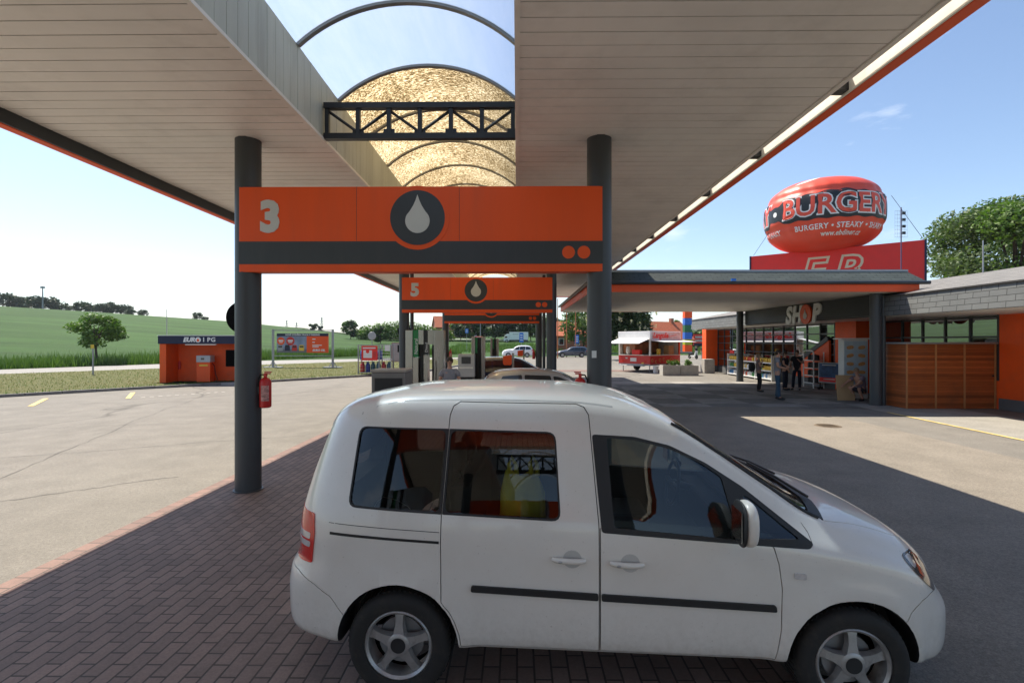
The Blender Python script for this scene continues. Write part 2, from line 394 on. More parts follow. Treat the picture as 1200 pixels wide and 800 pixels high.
# ---------- camera, world, sun ----------
cam=bpy.data.cameras.new('camera'); cam.sensor_width=36; cam.lens=18; cam.clip_start=.05; cam.clip_end=6000
co=bpy.data.objects.new('camera',cam); COL.objects.link(co); co.location=(0,0,CAMH); co.rotation_euler=(R(90),0,PSI); SC.camera=co
SUN=Vector((-.455,.46,1.0)).normalized(); ELEV=math.asin(SUN.z); AZ=math.atan2(SUN.x,SUN.y)
w=bpy.data.worlds.new('World'); SC.world=w; w.use_nodes=True; nt=w.node_tree; nt.nodes.clear()
wo=nt.nodes.new('ShaderNodeOutputWorld'); bg=nt.nodes.new('ShaderNodeBackground'); sk=nt.nodes.new('ShaderNodeTexSky'); sk.sky_type='NISHITA'; sk.sun_disc=False
sk.sun_elevation=ELEV; sk.sun_rotation=AZ; sk.air_density=1.0; sk.dust_density=.9; sk.ozone_density=1.6; sk.altitude=300
bg.inputs[1].default_value=.101
tc=nt.nodes.new('ShaderNodeTexCoord'); mp=nt.nodes.new('ShaderNodeMapping'); mp.inputs['Scale'].default_value=(2.2,2.2,7.5); mp.inputs['Location'].default_value=(3.1,.4,.2)
nz=nt.nodes.new('ShaderNodeTexNoise'); nz.inputs['Scale'].default_value=1.7; nz.inputs['Detail'].default_value=7; nz.inputs['Roughness'].default_value=.6
cr=nt.nodes.new('ShaderNodeValToRGB'); cr.color_ramp.elements[0].position=.62; cr.color_ramp.elements[0].color=(0,0,0,1); cr.color_ramp.elements[1].position=.75; cr.color_ramp.elements[1].color=(.4,.4,.4,1)
mx=nt.nodes.new('ShaderNodeMix'); mx.data_type='RGBA'; mx.inputs[7].default_value=(7.2,7.3,7.5,1)
L=nt.links.new; L(tc.outputs['Generated'],mp.inputs[0]); L(mp.outputs[0],nz.inputs['Vector']); L(nz.outputs['Fac'],cr.inputs[0]); L(cr.outputs[0],mx.inputs[0]); L(sk.outputs[0],mx.inputs[6]); L(mx.outputs[2],bg.inputs[0]); L(bg.outputs[0],wo.inputs[0])
sl=bpy.data.lights.new('sun','SUN'); sl.energy=4.4; sl.angle=R(.53); sl.color=(1,.915,.785); so=bpy.data.objects.new('sun',sl); COL.objects.link(so); so.rotation_euler=SUN.to_track_quat('Z','Y').to_euler()
vs=SC.view_settings; vs.view_transform='Standard'; vs.look='None'; vs.exposure=1.0; vs.gamma=1
SC.cycles.max_bounces=10; SC.cycles.diffuse_bounces=5; SC.cycles.transparent_max_bounces=12; SC.cycles.transmission_bounces=6
SC.cycles.use_denoising=True; SC.cycles.sample_clamp_indirect=8; SC.cycles.caustics_reflective=False; SC.cycles.caustics_refractive=False
# ================= GROUND =================
def sheet(name,poly,z,mat):
    mb=MB(); mb.quad(*[(x,y,z) for x,y in poly]); o=mb.build(name,mat,fix=False)
    if o.data.polygons[0].normal.z<0: o.data.flip_normals()
    return struct(o)
KERB=[(-60,-12),(-40,4),(-26.5,14),(-20.2,19.2),(-17.3,22.6),(-14.6,25.4),(-12.6,27.6),(-9.2,31.4),(-6.6,36),(-5.2,44),(-5.4,52),(-7,58)]
ROADN=[(-95,-10),(-46,19),(-32.6,32),(-21.8,46),(-15.2,54),(-7,60.5)]
ROADF=[(-110,-6),(-52,24),(-39.5,38.5),(-29,57),(-21,70),(-8,79),(4,84),(60,96)]
UE=[-1.4,-1.0,-.86,-.70,-.56,-.43,-.34,-.22,-.1,.1,.4,1.5]
EE=[.095,.067,.060,.050,.041,.028,.018,.012,.014,.016,.010,.012]
def terrain(x,y):
    if y<20: y2=20
    else: y2=y
    u=max(-1.4,min(1.5,x/y2)); e=float(np.interp(u,UE,EE)); r=y2
    s=min(1,max(0,(r-42-max(0,u+1)*28)/190)); s=s*s*(3-2*s)*.45+.55*s
    zr=s*(2.15+e*235)
    if r>235: zr-=(r-235)*.03*(1 if u<0 else .2)
    lot=0
    return zr-.03
xs=np.concatenate([-np.geomspace(3000,320,10),np.linspace(-300,140,90),np.geomspace(160,3000,10)])
ys=np.concatenate([np.linspace(-300,0,6),np.linspace(15,290,90),np.geomspace(320,4000,10)])
mb=MB(); nx=len(xs)
mb.add([(x,y,terrain(x,y)) for y in ys for x in xs],[(j*nx+i,j*nx+i+1,(j+1)*nx+i+1,(j+1)*nx+i) for j in range(len(ys)-1) for i in range(nx-1)],0,True)
struct(mb.build('ground',MT['field'],fix=False))
lot=KERB+[(-4,80),(4,84),(60,96),(60,-30),(-60,-30)]
sheet('asphalt_lot',lot,.0,MT['asphalt'])
sheet('road',ROADN+[(-7,58),(-4,80)]+ROADF[::-1][2:],.004,MT['road'])
# verge between kerb and road, a step up
mb=MB(); pv=KERB+ROADN[::-1]; mb.prism(pv,'Z',-.05,.10); struct(mb.build('grass_verge',MT['verge']))
mb=MB()
for a,b in zip(KERB[:-1],KERB[1:]):
    a,b=Vector(a),Vector(b); n=max(1,round((b-a).length/1.0))
    d=(b-a)/n; t=d.normalized(); q=Vector((-t.y,t.x))
    for i in range(n):
        p0=a+d*i+t*.006; p1=a+d*(i+1)-t*.006; h=.12+random.uniform(-.006,.006)
        mb.prism([tuple(p0-q*.13),tuple(p1-q*.13),tuple(p1+q*.02),tuple(p0+q*.02)],'Z',-.04,h)
struct(mb.build('kerb',MT['kerb'],bevel=.012))
# paving under the canopy
sheet('brick_paving',[(-4.32,-14),(1.75,-14),(1.75,36.5),(-4.32,36.5)],.008,MT['paver'])
sheet('paving_edge',[(-4.56,-14),(-4.323,-14),(-4.323,36.5),(-4.56,36.5)],.009,MT['paver_edge'])
sheet('paving_end_strip',[(-4.56,36.503),(12,36.503),(12,38.6),(-4.56,38.6)],.009,MT['paver_edge'])
sheet('drive_lane',[(1.753,-14),(9.2,-14),(9.2,16.9),(1.753,16.9)],.004,MT['asphalt_dark'])
sheet('checker_paving',[(1.753,16.903),(13.9,16.903),(13.9,27.5),(1.753,27.5)],.005,MT['checker'])
sheet('shop_apron',[(10.4,-14),(14,-14),(14,16.9),(11.2,16.9)],.0045,MT['apron'])
# painted lines
mb=MB()
def line(a,b,w,z=.012):
    a,b=Vector(a),Vector(b); t=(b-a).normalized(); q=Vector((-t.y,t.x))*w/2
    mb.quad(*[(p.x,p.y,z) for p in (a-q,b-q,b+q,a+q)])
line(G(36,476),G(54,467),.16); line(G(150,467),G(156,460),.16)
p0=Vector(G(165,466)); p1=Vector(G(268,459)); n=11
line((10.45,-8),(11.0,11.5),.10); line((11.0,11.5),(11.2,15.6),.10)
struct(mb.build('yellow_marking',M('worn_yellow_line',(.62,.47,.16),.8,var=.35,vs=7)))
mb=MB()
for i in range(n): line(p0+(p1-p0)*(i/n),p0+(p1-p0)*((i+.5)/n),.10)
line(G(288,509),G(306,509),.10)
struct(mb.build('white_marking',M('worn_white_line',(.55,.52,.46),.85,var=.35,vs=7)))
# tar-filled cracks and tyre marks on the old asphalt
def wiggle(name,p,q,w,mat,amp,seed,z=.006,n=60):
    g=random.Random(seed); p,q=Vector(p),Vector(q); d=(q-p); t=d.normalized(); nn=Vector((-t.y,t.x)); off=0; vs=[]
    for i in range(n+1):
        off+=g.uniform(-1,1)*amp; off*=.97; c=p+d*i/n+nn*off; ww=w*g.uniform(.35,1.2)
        vs+=[(*(c-nn*ww),z),(*(c+nn*ww),z)]
    m=MB(); m.add(vs,[(2*i,2*i+1,2*i+3,2*i+2) for i in range(n)]); o=m.build(name,mat,fix=False); struct(o)
TAR=M('tar_crack',(.075,.07,.062),.8,var=.3,vs=6)
wiggle('asphalt_crack',(-14,7.2),(-4.8,11.6),.009,TAR,.05,1); wiggle('asphalt_crack',(-18,10.2),(-4.7,14.6),.008,TAR,.06,2,n=80)
wiggle('asphalt_crack',(-7.5,6.2),(-12.5,21),.007,TAR,.06,3); wiggle('asphalt_crack',(-5,19),(-16,17.5),.010,TAR,.05,4); wiggle('asphalt_crack',(-5.4,8.1),(-9.5,4.8),.010,TAR,.04,6)
TYR=M('tyre_mark',(.135,.125,.11),.85,var=.3,vs=2)
# manhole cover
gx,gy=G(970,499)
mb=MB(); mb.lathe([(0,.012),(.24,.012),(.25,.016),(.29,.016),(.31,.006)],n=32)
for k in range(-3,4): mb.box((-.2,k*.06-.012,.012),(.2,k*.06+.012,.019))
tag(mb.build('manhole_cover',M('rusty_iron',(.13,.095,.06),.75,var=.3,vs=8),loc=(gx,gy,0)),'rusty round manhole cover in the sunlit asphalt near the shop','manhole')
# distant wooded hills
mb=MB(); vs=[]; fs=[]; N=120
for i in range(N+1):
    x=-900+i*28; 
    for j,(yy,k) in enumerate(((1250,0),(1500,.55),(1800,1),(2300,.8))):
        h=(26+9*math.sin(x*.0021+.6)+5*math.sin(x*.006+1)+2.2*math.sin(x*.02)+1.2*math.sin(x*.055+j))*k*(1.3 if x>150 else max(.2,min(1.3,(x+500)/500)))
        vs.append((x,yy,h*1.75-4))
for i in range(N):
    for j in range(3): fs.append((i*4+j,(i+1)*4+j,(i+1)*4+j+1,i*4+j+1))
mb.add(vs,fs,0,True); struct(mb.build('hills',MT['farhill'],ang=180))
# pale track up the hillside
def on_terrain(px,py):
    d=Vector(ray(px,py)); t=30
    while t<420:
        p=Vector((0,0,CAMH))+d*t
        if p.z<=terrain(p.x,p.y): return p
        t+=.5
    return Vector((d.x*300,d.y*300,terrain(d.x*300,d.y*300)))
mb=MB()
tp=[(x,110+ (520-x)*.45) for x in ()]
pts=[]
for px,Y in ((330,250),(360,228),(395,205),(430,185),(470,165),(520,150),(600,142)):
    pts.append(Vector((PX(px,Y),Y)))
vs=[]
for p in pts:
    for k in (0,1,2): 
        y=p.y+k*4.5; vs.append((p.x,y,terrain(p.x,y)+.45))
mb.add(vs,[(i*3+k,(i+1)*3+k,(i+1)*3+k+1,i*3+k+1) for i in range(len(pts)-1) for k in (0,1)],0)
struct(mb.build('path',MT['road']))

# ================= MAIN CANOPY =================
ZS=5.05; Y0,Y1=-19.5,33.0
XL0,XL1,XR0,XR1=-6.4,-2.8,0.0,3.62
can=thing('petrol_station_canopy','large filling station canopy over the van, boarded soffit, arched skylight, orange edge','canopy',(-1.4,12,0))
can_off=Vector((-1.4,12,0))
def cpart(mb,name,mats,**k):
    mb.v=[(x-can_off.x,y-can_off.y,z) for x,y,z in mb.v]; return mb.build(name,mats,can,**k)
for (a,b) in ((XL0,XL1),(XR0,XR1)):
    mb=MB(); y=Y0; P=.217
    while y<Y1-.01:
        ye=min(y+P,Y1)
        j=random.uniform(-.0015,.0015)
        mb.add([(a,y+.014,ZS+j),(b,y+.014,ZS+j),(b,ye-.002,ZS+j),(a,ye-.002,ZS+j),(a,y+.009,ZS+.02),(b,y+.009,ZS+.02)],[(0,1,2,3),(0,4,5,1)],0)
        y=ye
    mb.quad((a,Y0,ZS+.021),(b,Y0,ZS+.021),(b,Y1,ZS+.021),(a,Y1,ZS+.021),mi=1)
    cpart(mb,'soffit',[MT['soffit'],MT['soffit_gap']],fix=False)
# walls of the skylight well, vertical boards
ZW=5.93
for (xx,sgn) in ((XL1,1),(XR0,-1)):
    mb=MB(); y=Y0
    while y<Y1-.01:
        ye=min(y+.2,Y1); j=random.uniform(0,.003)
        mb.box((min(xx,xx-sgn*.02)+sgn*j,y+.006,ZS+.03),(max(xx,xx-sgn*.02)+sgn*j,ye,ZW),0); y=ye
    mb.box((xx-sgn*.06,Y0,ZS+.03),(xx-sgn*.022,Y1,ZW),1)
    mb.box((xx-.025,Y0,ZS-.012),(xx+.025,Y1,ZS+.028),2)
    cpart(mb,'well_wall',[MT['well'],MT['soffit_gap'],MT['soffit']])
# roof decks, above the soffits
for (a,b) in ((-6.45,XL1-.064),(XR0+.064,3.45)):
    mb=MB(); mb.box((a,Y0,5.34),(b,Y1,5.40)); cpart(mb,'roof_deck',MT['galv'])
# fascias
mb=MB(); mb.box((3.824,Y0,5.0),(3.97,Y1,5.30)); cpart(mb,'fascia',MT['orange'],bevel=.01)
mb=MB(); mb.box((-6.58,Y0,4.864),(-6.435,Y1,5.45)); cpart(mb,'fascia',MT['orange'],bevel=.01)
mb=MB(); mb.box((-6.432,Y0,4.875),(-6.402,Y1,5.2)); cpart(mb,'edge_liner',MT['anthracite'])
mb=MB(); mb.box((3.80,Y0,5.004),(3.822,Y1,5.296)); cpart(mb,'fascia_liner',MT['cream'])
mb=MB(); mb.box((3.622,Y0,5.03),(3.674,Y1,5.30)); cpart(mb,'edge_trim',MT['soffit'])
for (ye,s) in ((Y1,1),(Y0,-1)):
    for a,b in ((-6.58,XL1-.06),(XR0+.06,3.97)):
        mb=MB(); mb.box((a,min(ye,ye+s*.12)+s*.002,5.0),(b,max(ye,ye+s*.12)+s*.002,5.42)); cpart(mb,'end_fascia',MT['orange'],bevel=.01)
y=1.7
while y<Y1-1:
    mb=MB(); mb.box((3.676,y,5.03),(3.798,y+.14,5.26)); cpart(mb,'bracket',MT['black']); y+=2.1
# barrel vault skylight
c=2.8; h=.54; Rr=(c*c/4+h*h)/(2*h); xc=-1.4; zc=ZW+h-Rr; a0=math.asin(c/2/Rr)
def arc(n,r=Rr,d=0): return [(xc+r*math.sin(-a0+2*a0*i/n),zc+r*math.cos(-a0+2*a0*i/n)+d) for i in range(n+1)]
ribs=[8.0+1.5*k for k in range(-19,18) if Y0<8.0+1.5*k<Y1]
bays=[Y0]+ribs+[Y1]
for a,b in zip(bays[:-1],bays[1:]):
    A=arc(24); mb=MB(); vs=[]
    for yy in (a,(a+b)/2,b): vs+= [(x,yy,z) for x,z in A]
    mb.add(vs,[(j*25+i,j*25+i+1,(j+1)*25+i+1,(j+1)*25+i) for j in range(2) for i in range(24)],0,True)
    cpart(mb,'skylight_pane',MT['polyclear'] if b<8.3 else MT['polydirty'],fix=False)
for yy in ribs:
    mb=MB(); A=arc(24,Rr-.03); B=arc(24,Rr+.01)
    vs=[(x,yy-.035,z) for x,z in A]+[(x,yy+.035,z) for x,z in A]+[(x,yy+.035,z) for x,z in B]+[(x,yy-.035,z) for x,z in B]
    fs=[]
    for i in range(24):
        for q in range(4): fs.append((q*25+i,q*25+i+1,((q+1)%4)*25+i+1,((q+1)%4)*25+i))
    mb.add(vs,fs); cpart(mb,'skylight_rib',MT['rib'])
# the lattice beams across the well
ISL=[-13.1,-2.87,7.37,17.6,27.8]
for yi in ISL:
    mb=MB(); yb=yi; z0,z1=5.06,5.58
    mb.box((XL1+.02,yb-.05,z0),(XR0-.02,yb+.05,z0+.08)); mb.box((XL1+.02,yb-.05,z1-.08),(XR0-.02,yb+.05,z1))
    n=6; L0=XL1+.06; dx=(XR0-.06-L0)/n
    for i in range(n+1): mb.box((L0+i*dx-.03,yb-.03,z0+.08),(L0+i*dx+.03,yb+.03,z1-.08))
    for i in range(n):
        a=(L0+i*dx,yb,z1-.1 if i%2==0 else z0+.1); b=(L0+(i+1)*dx,yb,z0+.1 if i%2==0 else z1-.1); mb.cyl(a,b,.022,n=6)
        mb.box((L0+(i+1)*dx-.08,yb-.012,z0+.08),(L0+(i+1)*dx+.08,yb+.012,z0+.15))
    cpart(mb,'lattice_beam',MT['black'])
# ================= COLUMNS, ROUND PLATES, EXTINGUISHERS, LANE SIGNS =================
ordn={7.37:'nearest the white van',17.6:'of the second lane row',27.8:'of the third lane row',-2.87:'behind the viewer',-13.1:'farthest behind the viewer'}
CX=(-3.89,1.18)
mb=MB(); mb.lathe([(.175,0),(.175,ZS)],n=40); mb2=MB(); mb2.lathe([(.2,0),(.2,.012),(.178,.016)],n=40)
c0=None
for yi in ISL:
    for k,x in enumerate(CX):
        lab=f"round dark grey steel column {('left','right')[k]} end of the orange lane sign {ordn[yi]}"
        if c0 is None:
            c0=thing('canopy_column',lab,'column',(x,yi,.008),0,'round grey columns under the canopy')
            mb.build('shaft',MT['colgrey'],c0); mb2.build('base_ring',MT['colgrey'],c0)
        else: dup(c0,(x,yi,.008),label=lab)
# thin downpipes
d0=tag(MB().tube([(0,0,0),(0,0,ZS)],.07,12).build('downpipe',MT['colgrey'],loc=(-3.9,18.95,.01)),'thin dark downpipe just behind the second left column','downpipe','thin downpipes')
d1=dup(d0,(1.18,22.5,.01),label='thin dark downpipe between the second and third right columns')
# black round and square plates seen from behind
p0=None
for yi in ISL[2:4]:
    where={7.37:'front left column',17.6:'second left column'}[yi]
    mbd=MB(); mbd.lathe([(0,.02),(.22,.02),(.235,.01),(.235,-.01),(.22,-.02),(0,-.02)],n=32,axis='Y'); mbd.box((-.02,-.09,-.02),(.02,-.02,.02))
    zc_=2.15+(400-371)/600*7.5
    tag(mbd.build('round_sign',MT['matteblack'],loc=({7.37:-4.125,17.6:-3.945}[yi],yi+.26,zc_)),f'black back of a round sign fixed behind the {where}','sign','round sign backs on columns')
    mbd=MB(); mbd.box((-.17,-.02,-.125),(.17,.02,.125)); mbd.box((-.02,-.09,-.02),(.02,-.02,.02))
    tag(mbd.build('square_sign',MT['matteblack'],loc=({7.37:-4.19,17.6:-4.01}[yi],yi+.26,1.90),bevel=.008),f'black rectangular plate low behind the {where}, under the round sign','sign','rectangular plate backs on columns')
# extinguisher
def extinguisher(loc,label,rz=0):
    t=thing('fire_extinguisher',label,'extinguisher',loc,rz,'fire extinguishers on the columns')
    MB().lathe([(0,0),(.06,0),(.078,.012),(.08,.03),(.08,.36),(.07,.40),(.045,.425),(.022,.435),(.022,.46),(0,.46)],n=24).build('cylinder',MT['red'],t)
    m=MB(); m.box((-.02,-.02,.455),(.02,.02,.49)); m.box((-.012,-.012,.48),(.07,.012,.50)); m.box((-.012,-.012,.505),(.085,.012,.52)); m.build('valve',MT['red'],t)
    MB().tube([(-.02,0,.475),(-.07,0,.47),(-.105,0,.40),(-.1,0,.1)],.011,8).build('hose',MT['rubber'],t)
    m=MB(); 
    vs=[];n=10
    for i in range(n+1):
        a=R(-110+i*8); vs+= [(.0815*math.cos(a),.0815*math.sin(a),.10),(.0815*math.cos(a),.0815*math.sin(a),.32)]
    m.add(vs,[(2*i,2*i+2,2*i+3,2*i+1) for i in range(n)],0,True); m.build('label',M('ext_label',(.5,.25,.22),.5,var=.6,vs=30),t,fix=False)
    m=MB(); m.box((-.10,-.03,.2),(-.08,.03,.3)); m.build('bracket',MT['black'],t)
    return t
e0=extinguisher((-3.62,7.33,1.20),'red fire extinguisher hanging on the front left column')
e1=dup(e0,(.90,7.33,1.20),math.pi,'red fire extinguisher on the front right column, half hidden by the van roof')
e2=dup(e0,(-3.62,27.76,1.20),None,'small distant red fire extinguisher on the third left column')
e3=dup(e0,(.90,27.76,1.20),math.pi,'small distant red fire extinguisher on the third right column')
m=MB(); m.box((-.04,-.002,-.05),(.04,0,.05)); tag(m.build('paper_notice',MT['paper'],loc=(1.09,7.21,1.97)),'small white paper notice stuck on the front right column','notice')
# lane signs
def drop(cx,cz,r,n=24):
    pts=[]
    for i in range(n+1):
        a=R(-210+i*240/n)+0; pts.append((cx+r*math.cos(a),cz+r*math.sin(a)))
    # tip
    a0,a1=pts[0],pts[-1]; tip=(cx,cz+r*2.15)
    def curve(p,q,s): return [((1-t)**2*p[0]+2*t*(1-t)*s[0]+t*t*q[0],(1-t)**2*p[1]+2*t*(1-t)*s[1]+t*t*q[1]) for t in (.25,.5,.75)]
    return pts+curve(a1,tip,(cx+r*.28,cz+r*1.15))+[tip]+curve(tip,a0,(cx-r*.28,cz+r*1.15))
def lane_sign(y,num,label):
    W,z0,z1=5.13,3.13,4.33; H=z1-z0; yf=y-.175
    t=thing('lane_sign',label,'sign',(-1.365,yf,z0),0,'orange lane signs between the columns')
    m=MB(); m.box((-W/2,0,0),(W/2,.22,H)); m.build('sign_board',MT['orange'],t,bevel=.006)
    m=MB(); m.box((-W/2,-.004,.11),(W/2,0,.43)); m.build('dark_band',MT['anthracite'],t)
    cx=(489-492)/428*W; cz=H*(319-257)/98
    m=MB(); m.lathe([(0,-.007),(.45,-.007),(.45,-.0)],c=(cx,0,cz),n=48,axis='Y'); m.build('emblem_ring',MT['orange'],t)
    m=MB(); m.lathe([(0,-.012),(.385,-.012),(.385,-.007)],c=(cx,0,cz),n=48,axis='Y'); m.build('emblem_disc',MT['anthracite'],t)
    m=MB(); m.prism(drop(cx,cz-.045,.172),'Y',-.016,-.012); m.build('drop_emblem',MT['letter'],t)
    for q in (666,684):
        m=MB(); m.lathe([(0,-.009),(.09,-.009),(.09,-.004)],c=((q-492)/428*W,0,.27),n=28,axis='Y'); m.build('orange_dot',MT['orange'],t)
    if num:
        m=MB(); m.text(num,.58,xz(((315-492)/428*W,-.004,H*(319-257)/98)),bold=.032,ext=.006,space=1); m.build('number',MT['letter'],t)
    m=MB()
    for xx in (-.9,.55): m.box((xx,-.002,.43),(xx+.004,0,H))
    m.build('panel_joint',MT['anthracite'],t)
lane_sign(7.37,'3','large orange lane sign with the number 3 and a drop emblem above the van')
lane_sign(17.6,'5','smaller orange lane sign with the number 5, behind the number 3 sign')
lane_sign(27.8,None,'third and smallest orange lane sign, mostly hidden behind the number 5 sign')
lane_sign(-13.1,None,'plain orange lane sign farthest behind the viewer')
lane_sign(-2.87,'1','orange lane sign behind the viewer, mirrored in the van windows')
# ================= VEHICLES: shared loft =================
def pchip(xs,ys):
    xs=np.array(xs,float); ys=np.array(ys,float); h=np.diff(xs); d=np.diff(ys)/h; m=np.zeros_like(ys)
    for i in range(1,len(xs)-1):
        if d[i-1]*d[i]>0:
            w1=2*h[i]+h[i-1]; w2=h[i]+2*h[i-1]; m[i]=(w1+w2)/(w1/d[i-1]+w2/d[i])
    m[0]=d[0]; m[-1]=d[-1]
    def f(x):
        x=min(max(x,xs[0]),xs[-1]); i=min(int(np.searchsorted(xs,x,'right'))-1,len(xs)-2); i=max(i,0); t=(x-xs[i])/h[i]
        return float((1+2*t)*(1-t)**2*ys[i]+t*(1-t)**2*h[i]*m[i]+t*t*(3-2*t)*ys[i+1]+t*t*(t-1)*h[i]*m[i+1])
    return f
def bspl(P,n):
    P=[P[0],P[0]]+list(P)+[P[-1],P[-1]]; out=[]
    segs=len(P)-3
    for k in range(n+1):
        u=segs*k/n; i=min(int(u),segs-1); t=u-i
        b=((1-t)**3/6,(3*t**3-6*t*t+4)/6,(-3*t**3+3*t*t+3*t+1)/6,t**3/6)
        out.append(tuple(sum(b[q]*P[i+q][c] for q in range(4)) for c in (0,1)))
    return out
def car_loft(T,xs,W,n=56,d=0,post=None):
    F={k:pchip(*v) for k,v in T.items()}
    hw=W/2; rings=[]
    for x in xs:
        yb=min(F['yb'](x)+d,hw-.04); zt=F['zt'](x)-d; zc=min(F['zc'](x)-d,zt-.004); zb=min(F['zb'](x),zc-.03); z0=F['zbot'](x)+(d*2.5 if d else 0); tum=F['tum'](x)
        z0=min(z0,zb-.1)
        cl=lambda y,q:min(y,hw-q)
        zm=(z0+zb)/2
        half=[(cl(yb+.10,.02),z0),(cl(yb+.025,.02),z0+.015),(cl(yb+.004,.03),z0+.09),(cl(yb,.03),zm),(cl(yb,.03),zb-.14),(cl(yb+.008,.03),zb-.03),
              (cl(yb+.03,.03),zb+.05*(zc-zb)/.6),(cl(yb+.03+tum*.45,.028),zb+.5*(zc-zb)),(cl(yb+.02+tum*.9,.026),zb+.92*(zc-zb)),
              (cl(yb+tum+.05,.02),zc+.35*(zt-zc)),(cl(yb+tum+.19,.015),zc+.78*(zt-zc)),(cl(yb+tum+.42,.01),zt-.008)]
        ctrl=half+[(hw,zt)]+[(W-y,z) for y,z in half[::-1]]
        rings.append([(x,y,z) for y,z in bspl(ctrl,n)])
    if post: rings=[[post(*p) for p in r] for r in rings]
    m=MB(); k=n+1; vs=[p for r in rings for p in r]
    fs=[];bot=[]
    for i in range(len(xs)-1):
        for j in range(n): fs.append((i*k+j,(i+1)*k+j,(i+1)*k+j+1,i*k+j+1))
        bot.append((i*k+n,(i+1)*k+n,(i+1)*k,i*k))
    m.add(vs,fs,0,True); m.f+= [tuple(q) for q in bot]; m.m+=[1]*len(bot); m.s+=[False]*len(bot)
    for r0 in (0,(len(xs)-1)*k):
        cx=np.mean([vs[r0+j] for j in range(k)],axis=0); m.v.append(tuple(cx)); ci=len(m.v)-1
        for j in range(k): m.f.append((r0+j,r0+(j+1)%k,ci)); m.m.append(0); m.s.append(True)
    return m
class Surf:
    """side (and top) of a body, for laying panes, lamps and trim on it"""
    def __init__(s,m):
        bm=bmesh.new(); vv=[bm.verts.new(p) for p in m.v]
        for f in m.f:
            try: bm.faces.new([vv[i] for i in f])
            except ValueError: pass
        bmesh.ops.recalc_face_normals(bm,faces=bm.faces); s.t=BVHTree.FromBMesh(bm); bm.free()
    def y(s,x,z,far=False):
        for dx in (0,.02,-.02,.05,-.05,.09,-.09,.14,-.14,.2,-.2):
            h=s.t.ray_cast(Vector((x+dx,9 if far else -9,z)),Vector((0,-1 if far else 1,0)))
            if h[0] is not None: return h[0].y
        return .3
    def z(s,x,y):
        h=s.t.ray_cast(Vector((x,y,9)),Vector((0,0,-1))); return h[0].z if h[0] is not None else .9
    def x(s,y,z,front=True):
        h=s.t.ray_cast(Vector((9 if front else -9,y,z)),Vector((-1 if front else 1,0,0))); return h[0].x if h[0] is not None else 0
def rounded(poly,r=.03,n=4):
    out=[]; N=len(poly)
    for i in range(N):
        p=Vector(poly[i]); a=Vector(poly[i-1])-p; b=Vector(poly[(i+1)%N])-p
        k=min(r[i] if isinstance(r,list) else r,a.length*.45,b.length*.45); p0=p+a.normalized()*k; p1=p+b.normalized()*k
        for j in range(n+1):
            t=j/n; q=p0*(1-t)**2+p*2*t*(1-t)+p1*t*t; out.append((q.x,q.y))
    return out
def inset(poly,d):
    N=len(poly); A=sum(poly[i][0]*poly[(i+1)%N][1]-poly[(i+1)%N][0]*poly[i][1] for i in range(N)); sg=1 if A>0 else -1
    out=[]
    for i in range(N):
        p=Vector(poly[i]); e0=(p-Vector(poly[i-1])); e1=(Vector(poly[(i+1)%N])-p)
        if e0.length<1e-7: e0=e1
        if e1.length<1e-7: e1=e0
        n0=Vector((-e0.y,e0.x)).normalized()*sg; n1=Vector((-e1.y,e1.x)).normalized()*sg
        nn=(n0+n1); nn=nn.normalized() if nn.length>1e-6 else n0
        out.append(tuple(p+nn*d/max(.45,nn.dot(n0))))
    return out
def patch(poly,fn,off,th=0,step=.06,hole=None,axis='Y',mi=0,m=None):
    """a piece laid on the body: poly in (x,z) [axis Y] or (x,y) [axis Z] or (y,z) [axis X]; off <0 outward for Y"""
    bm=bmesh.new(); vv=[bm.verts.new((p[0],p[1],0)) for p in poly]
    if hole:
        hv=[bm.verts.new((p[0],p[1],0)) for p in hole]
        es=[bm.edges.new((vv[i],vv[(i+1)%len(vv)])) for i in range(len(vv))]+[bm.edges.new((hv[i],hv[(i+1)%len(hv)])) for i in range(len(hv))]
        bmesh.ops.triangle_fill(bm,use_beauty=True,edges=es)
    else: bm.faces.new(vv)
    us=[p[0] for p in poly]; ws=[p[1] for p in poly]
    for ax,lo,hi in ((0,min(us),max(us)),(1,min(ws),max(ws))):
        c=lo+step
        while c<hi-1e-4:
            co=[0,0,0]; co[ax]=c; no=[0,0,0]; no[ax]=1
            bmesh.ops.bisect_plane(bm,geom=bm.verts[:]+bm.edges[:]+bm.faces[:],plane_co=co,plane_no=no); c+=step
    bm.verts.index_update()
    flat=[(v.co.x,v.co.y) for v in bm.verts]; faces=[tuple(v.index for v in f.verts) for f in bm.faces]
    bed=[(e.verts[0].index,e.verts[1].index) for e in bm.edges if len(e.link_faces)==1]
    bm.free()
    def pos(p,o):
        if axis=='Y': return (p[0],fn(*p)+o,p[1])
        if axis=='Z': return (p[0],p[1],fn(*p)+o)
        return (fn(*p)+o,p[0],p[1])
    m=m or MB(); vs=[pos(p,off) for p in flat]
    m.add(vs,faces,mi,True)
    if th:
        k=len(m.v)-len(vs); b=len(m.v); m.v+= [pos(p,off+th) for p in flat]
        for a,c in bed: m.f.append((k+a,k+c,b+c,b+a)); m.m.append(mi); m.s.append(False)
    return m
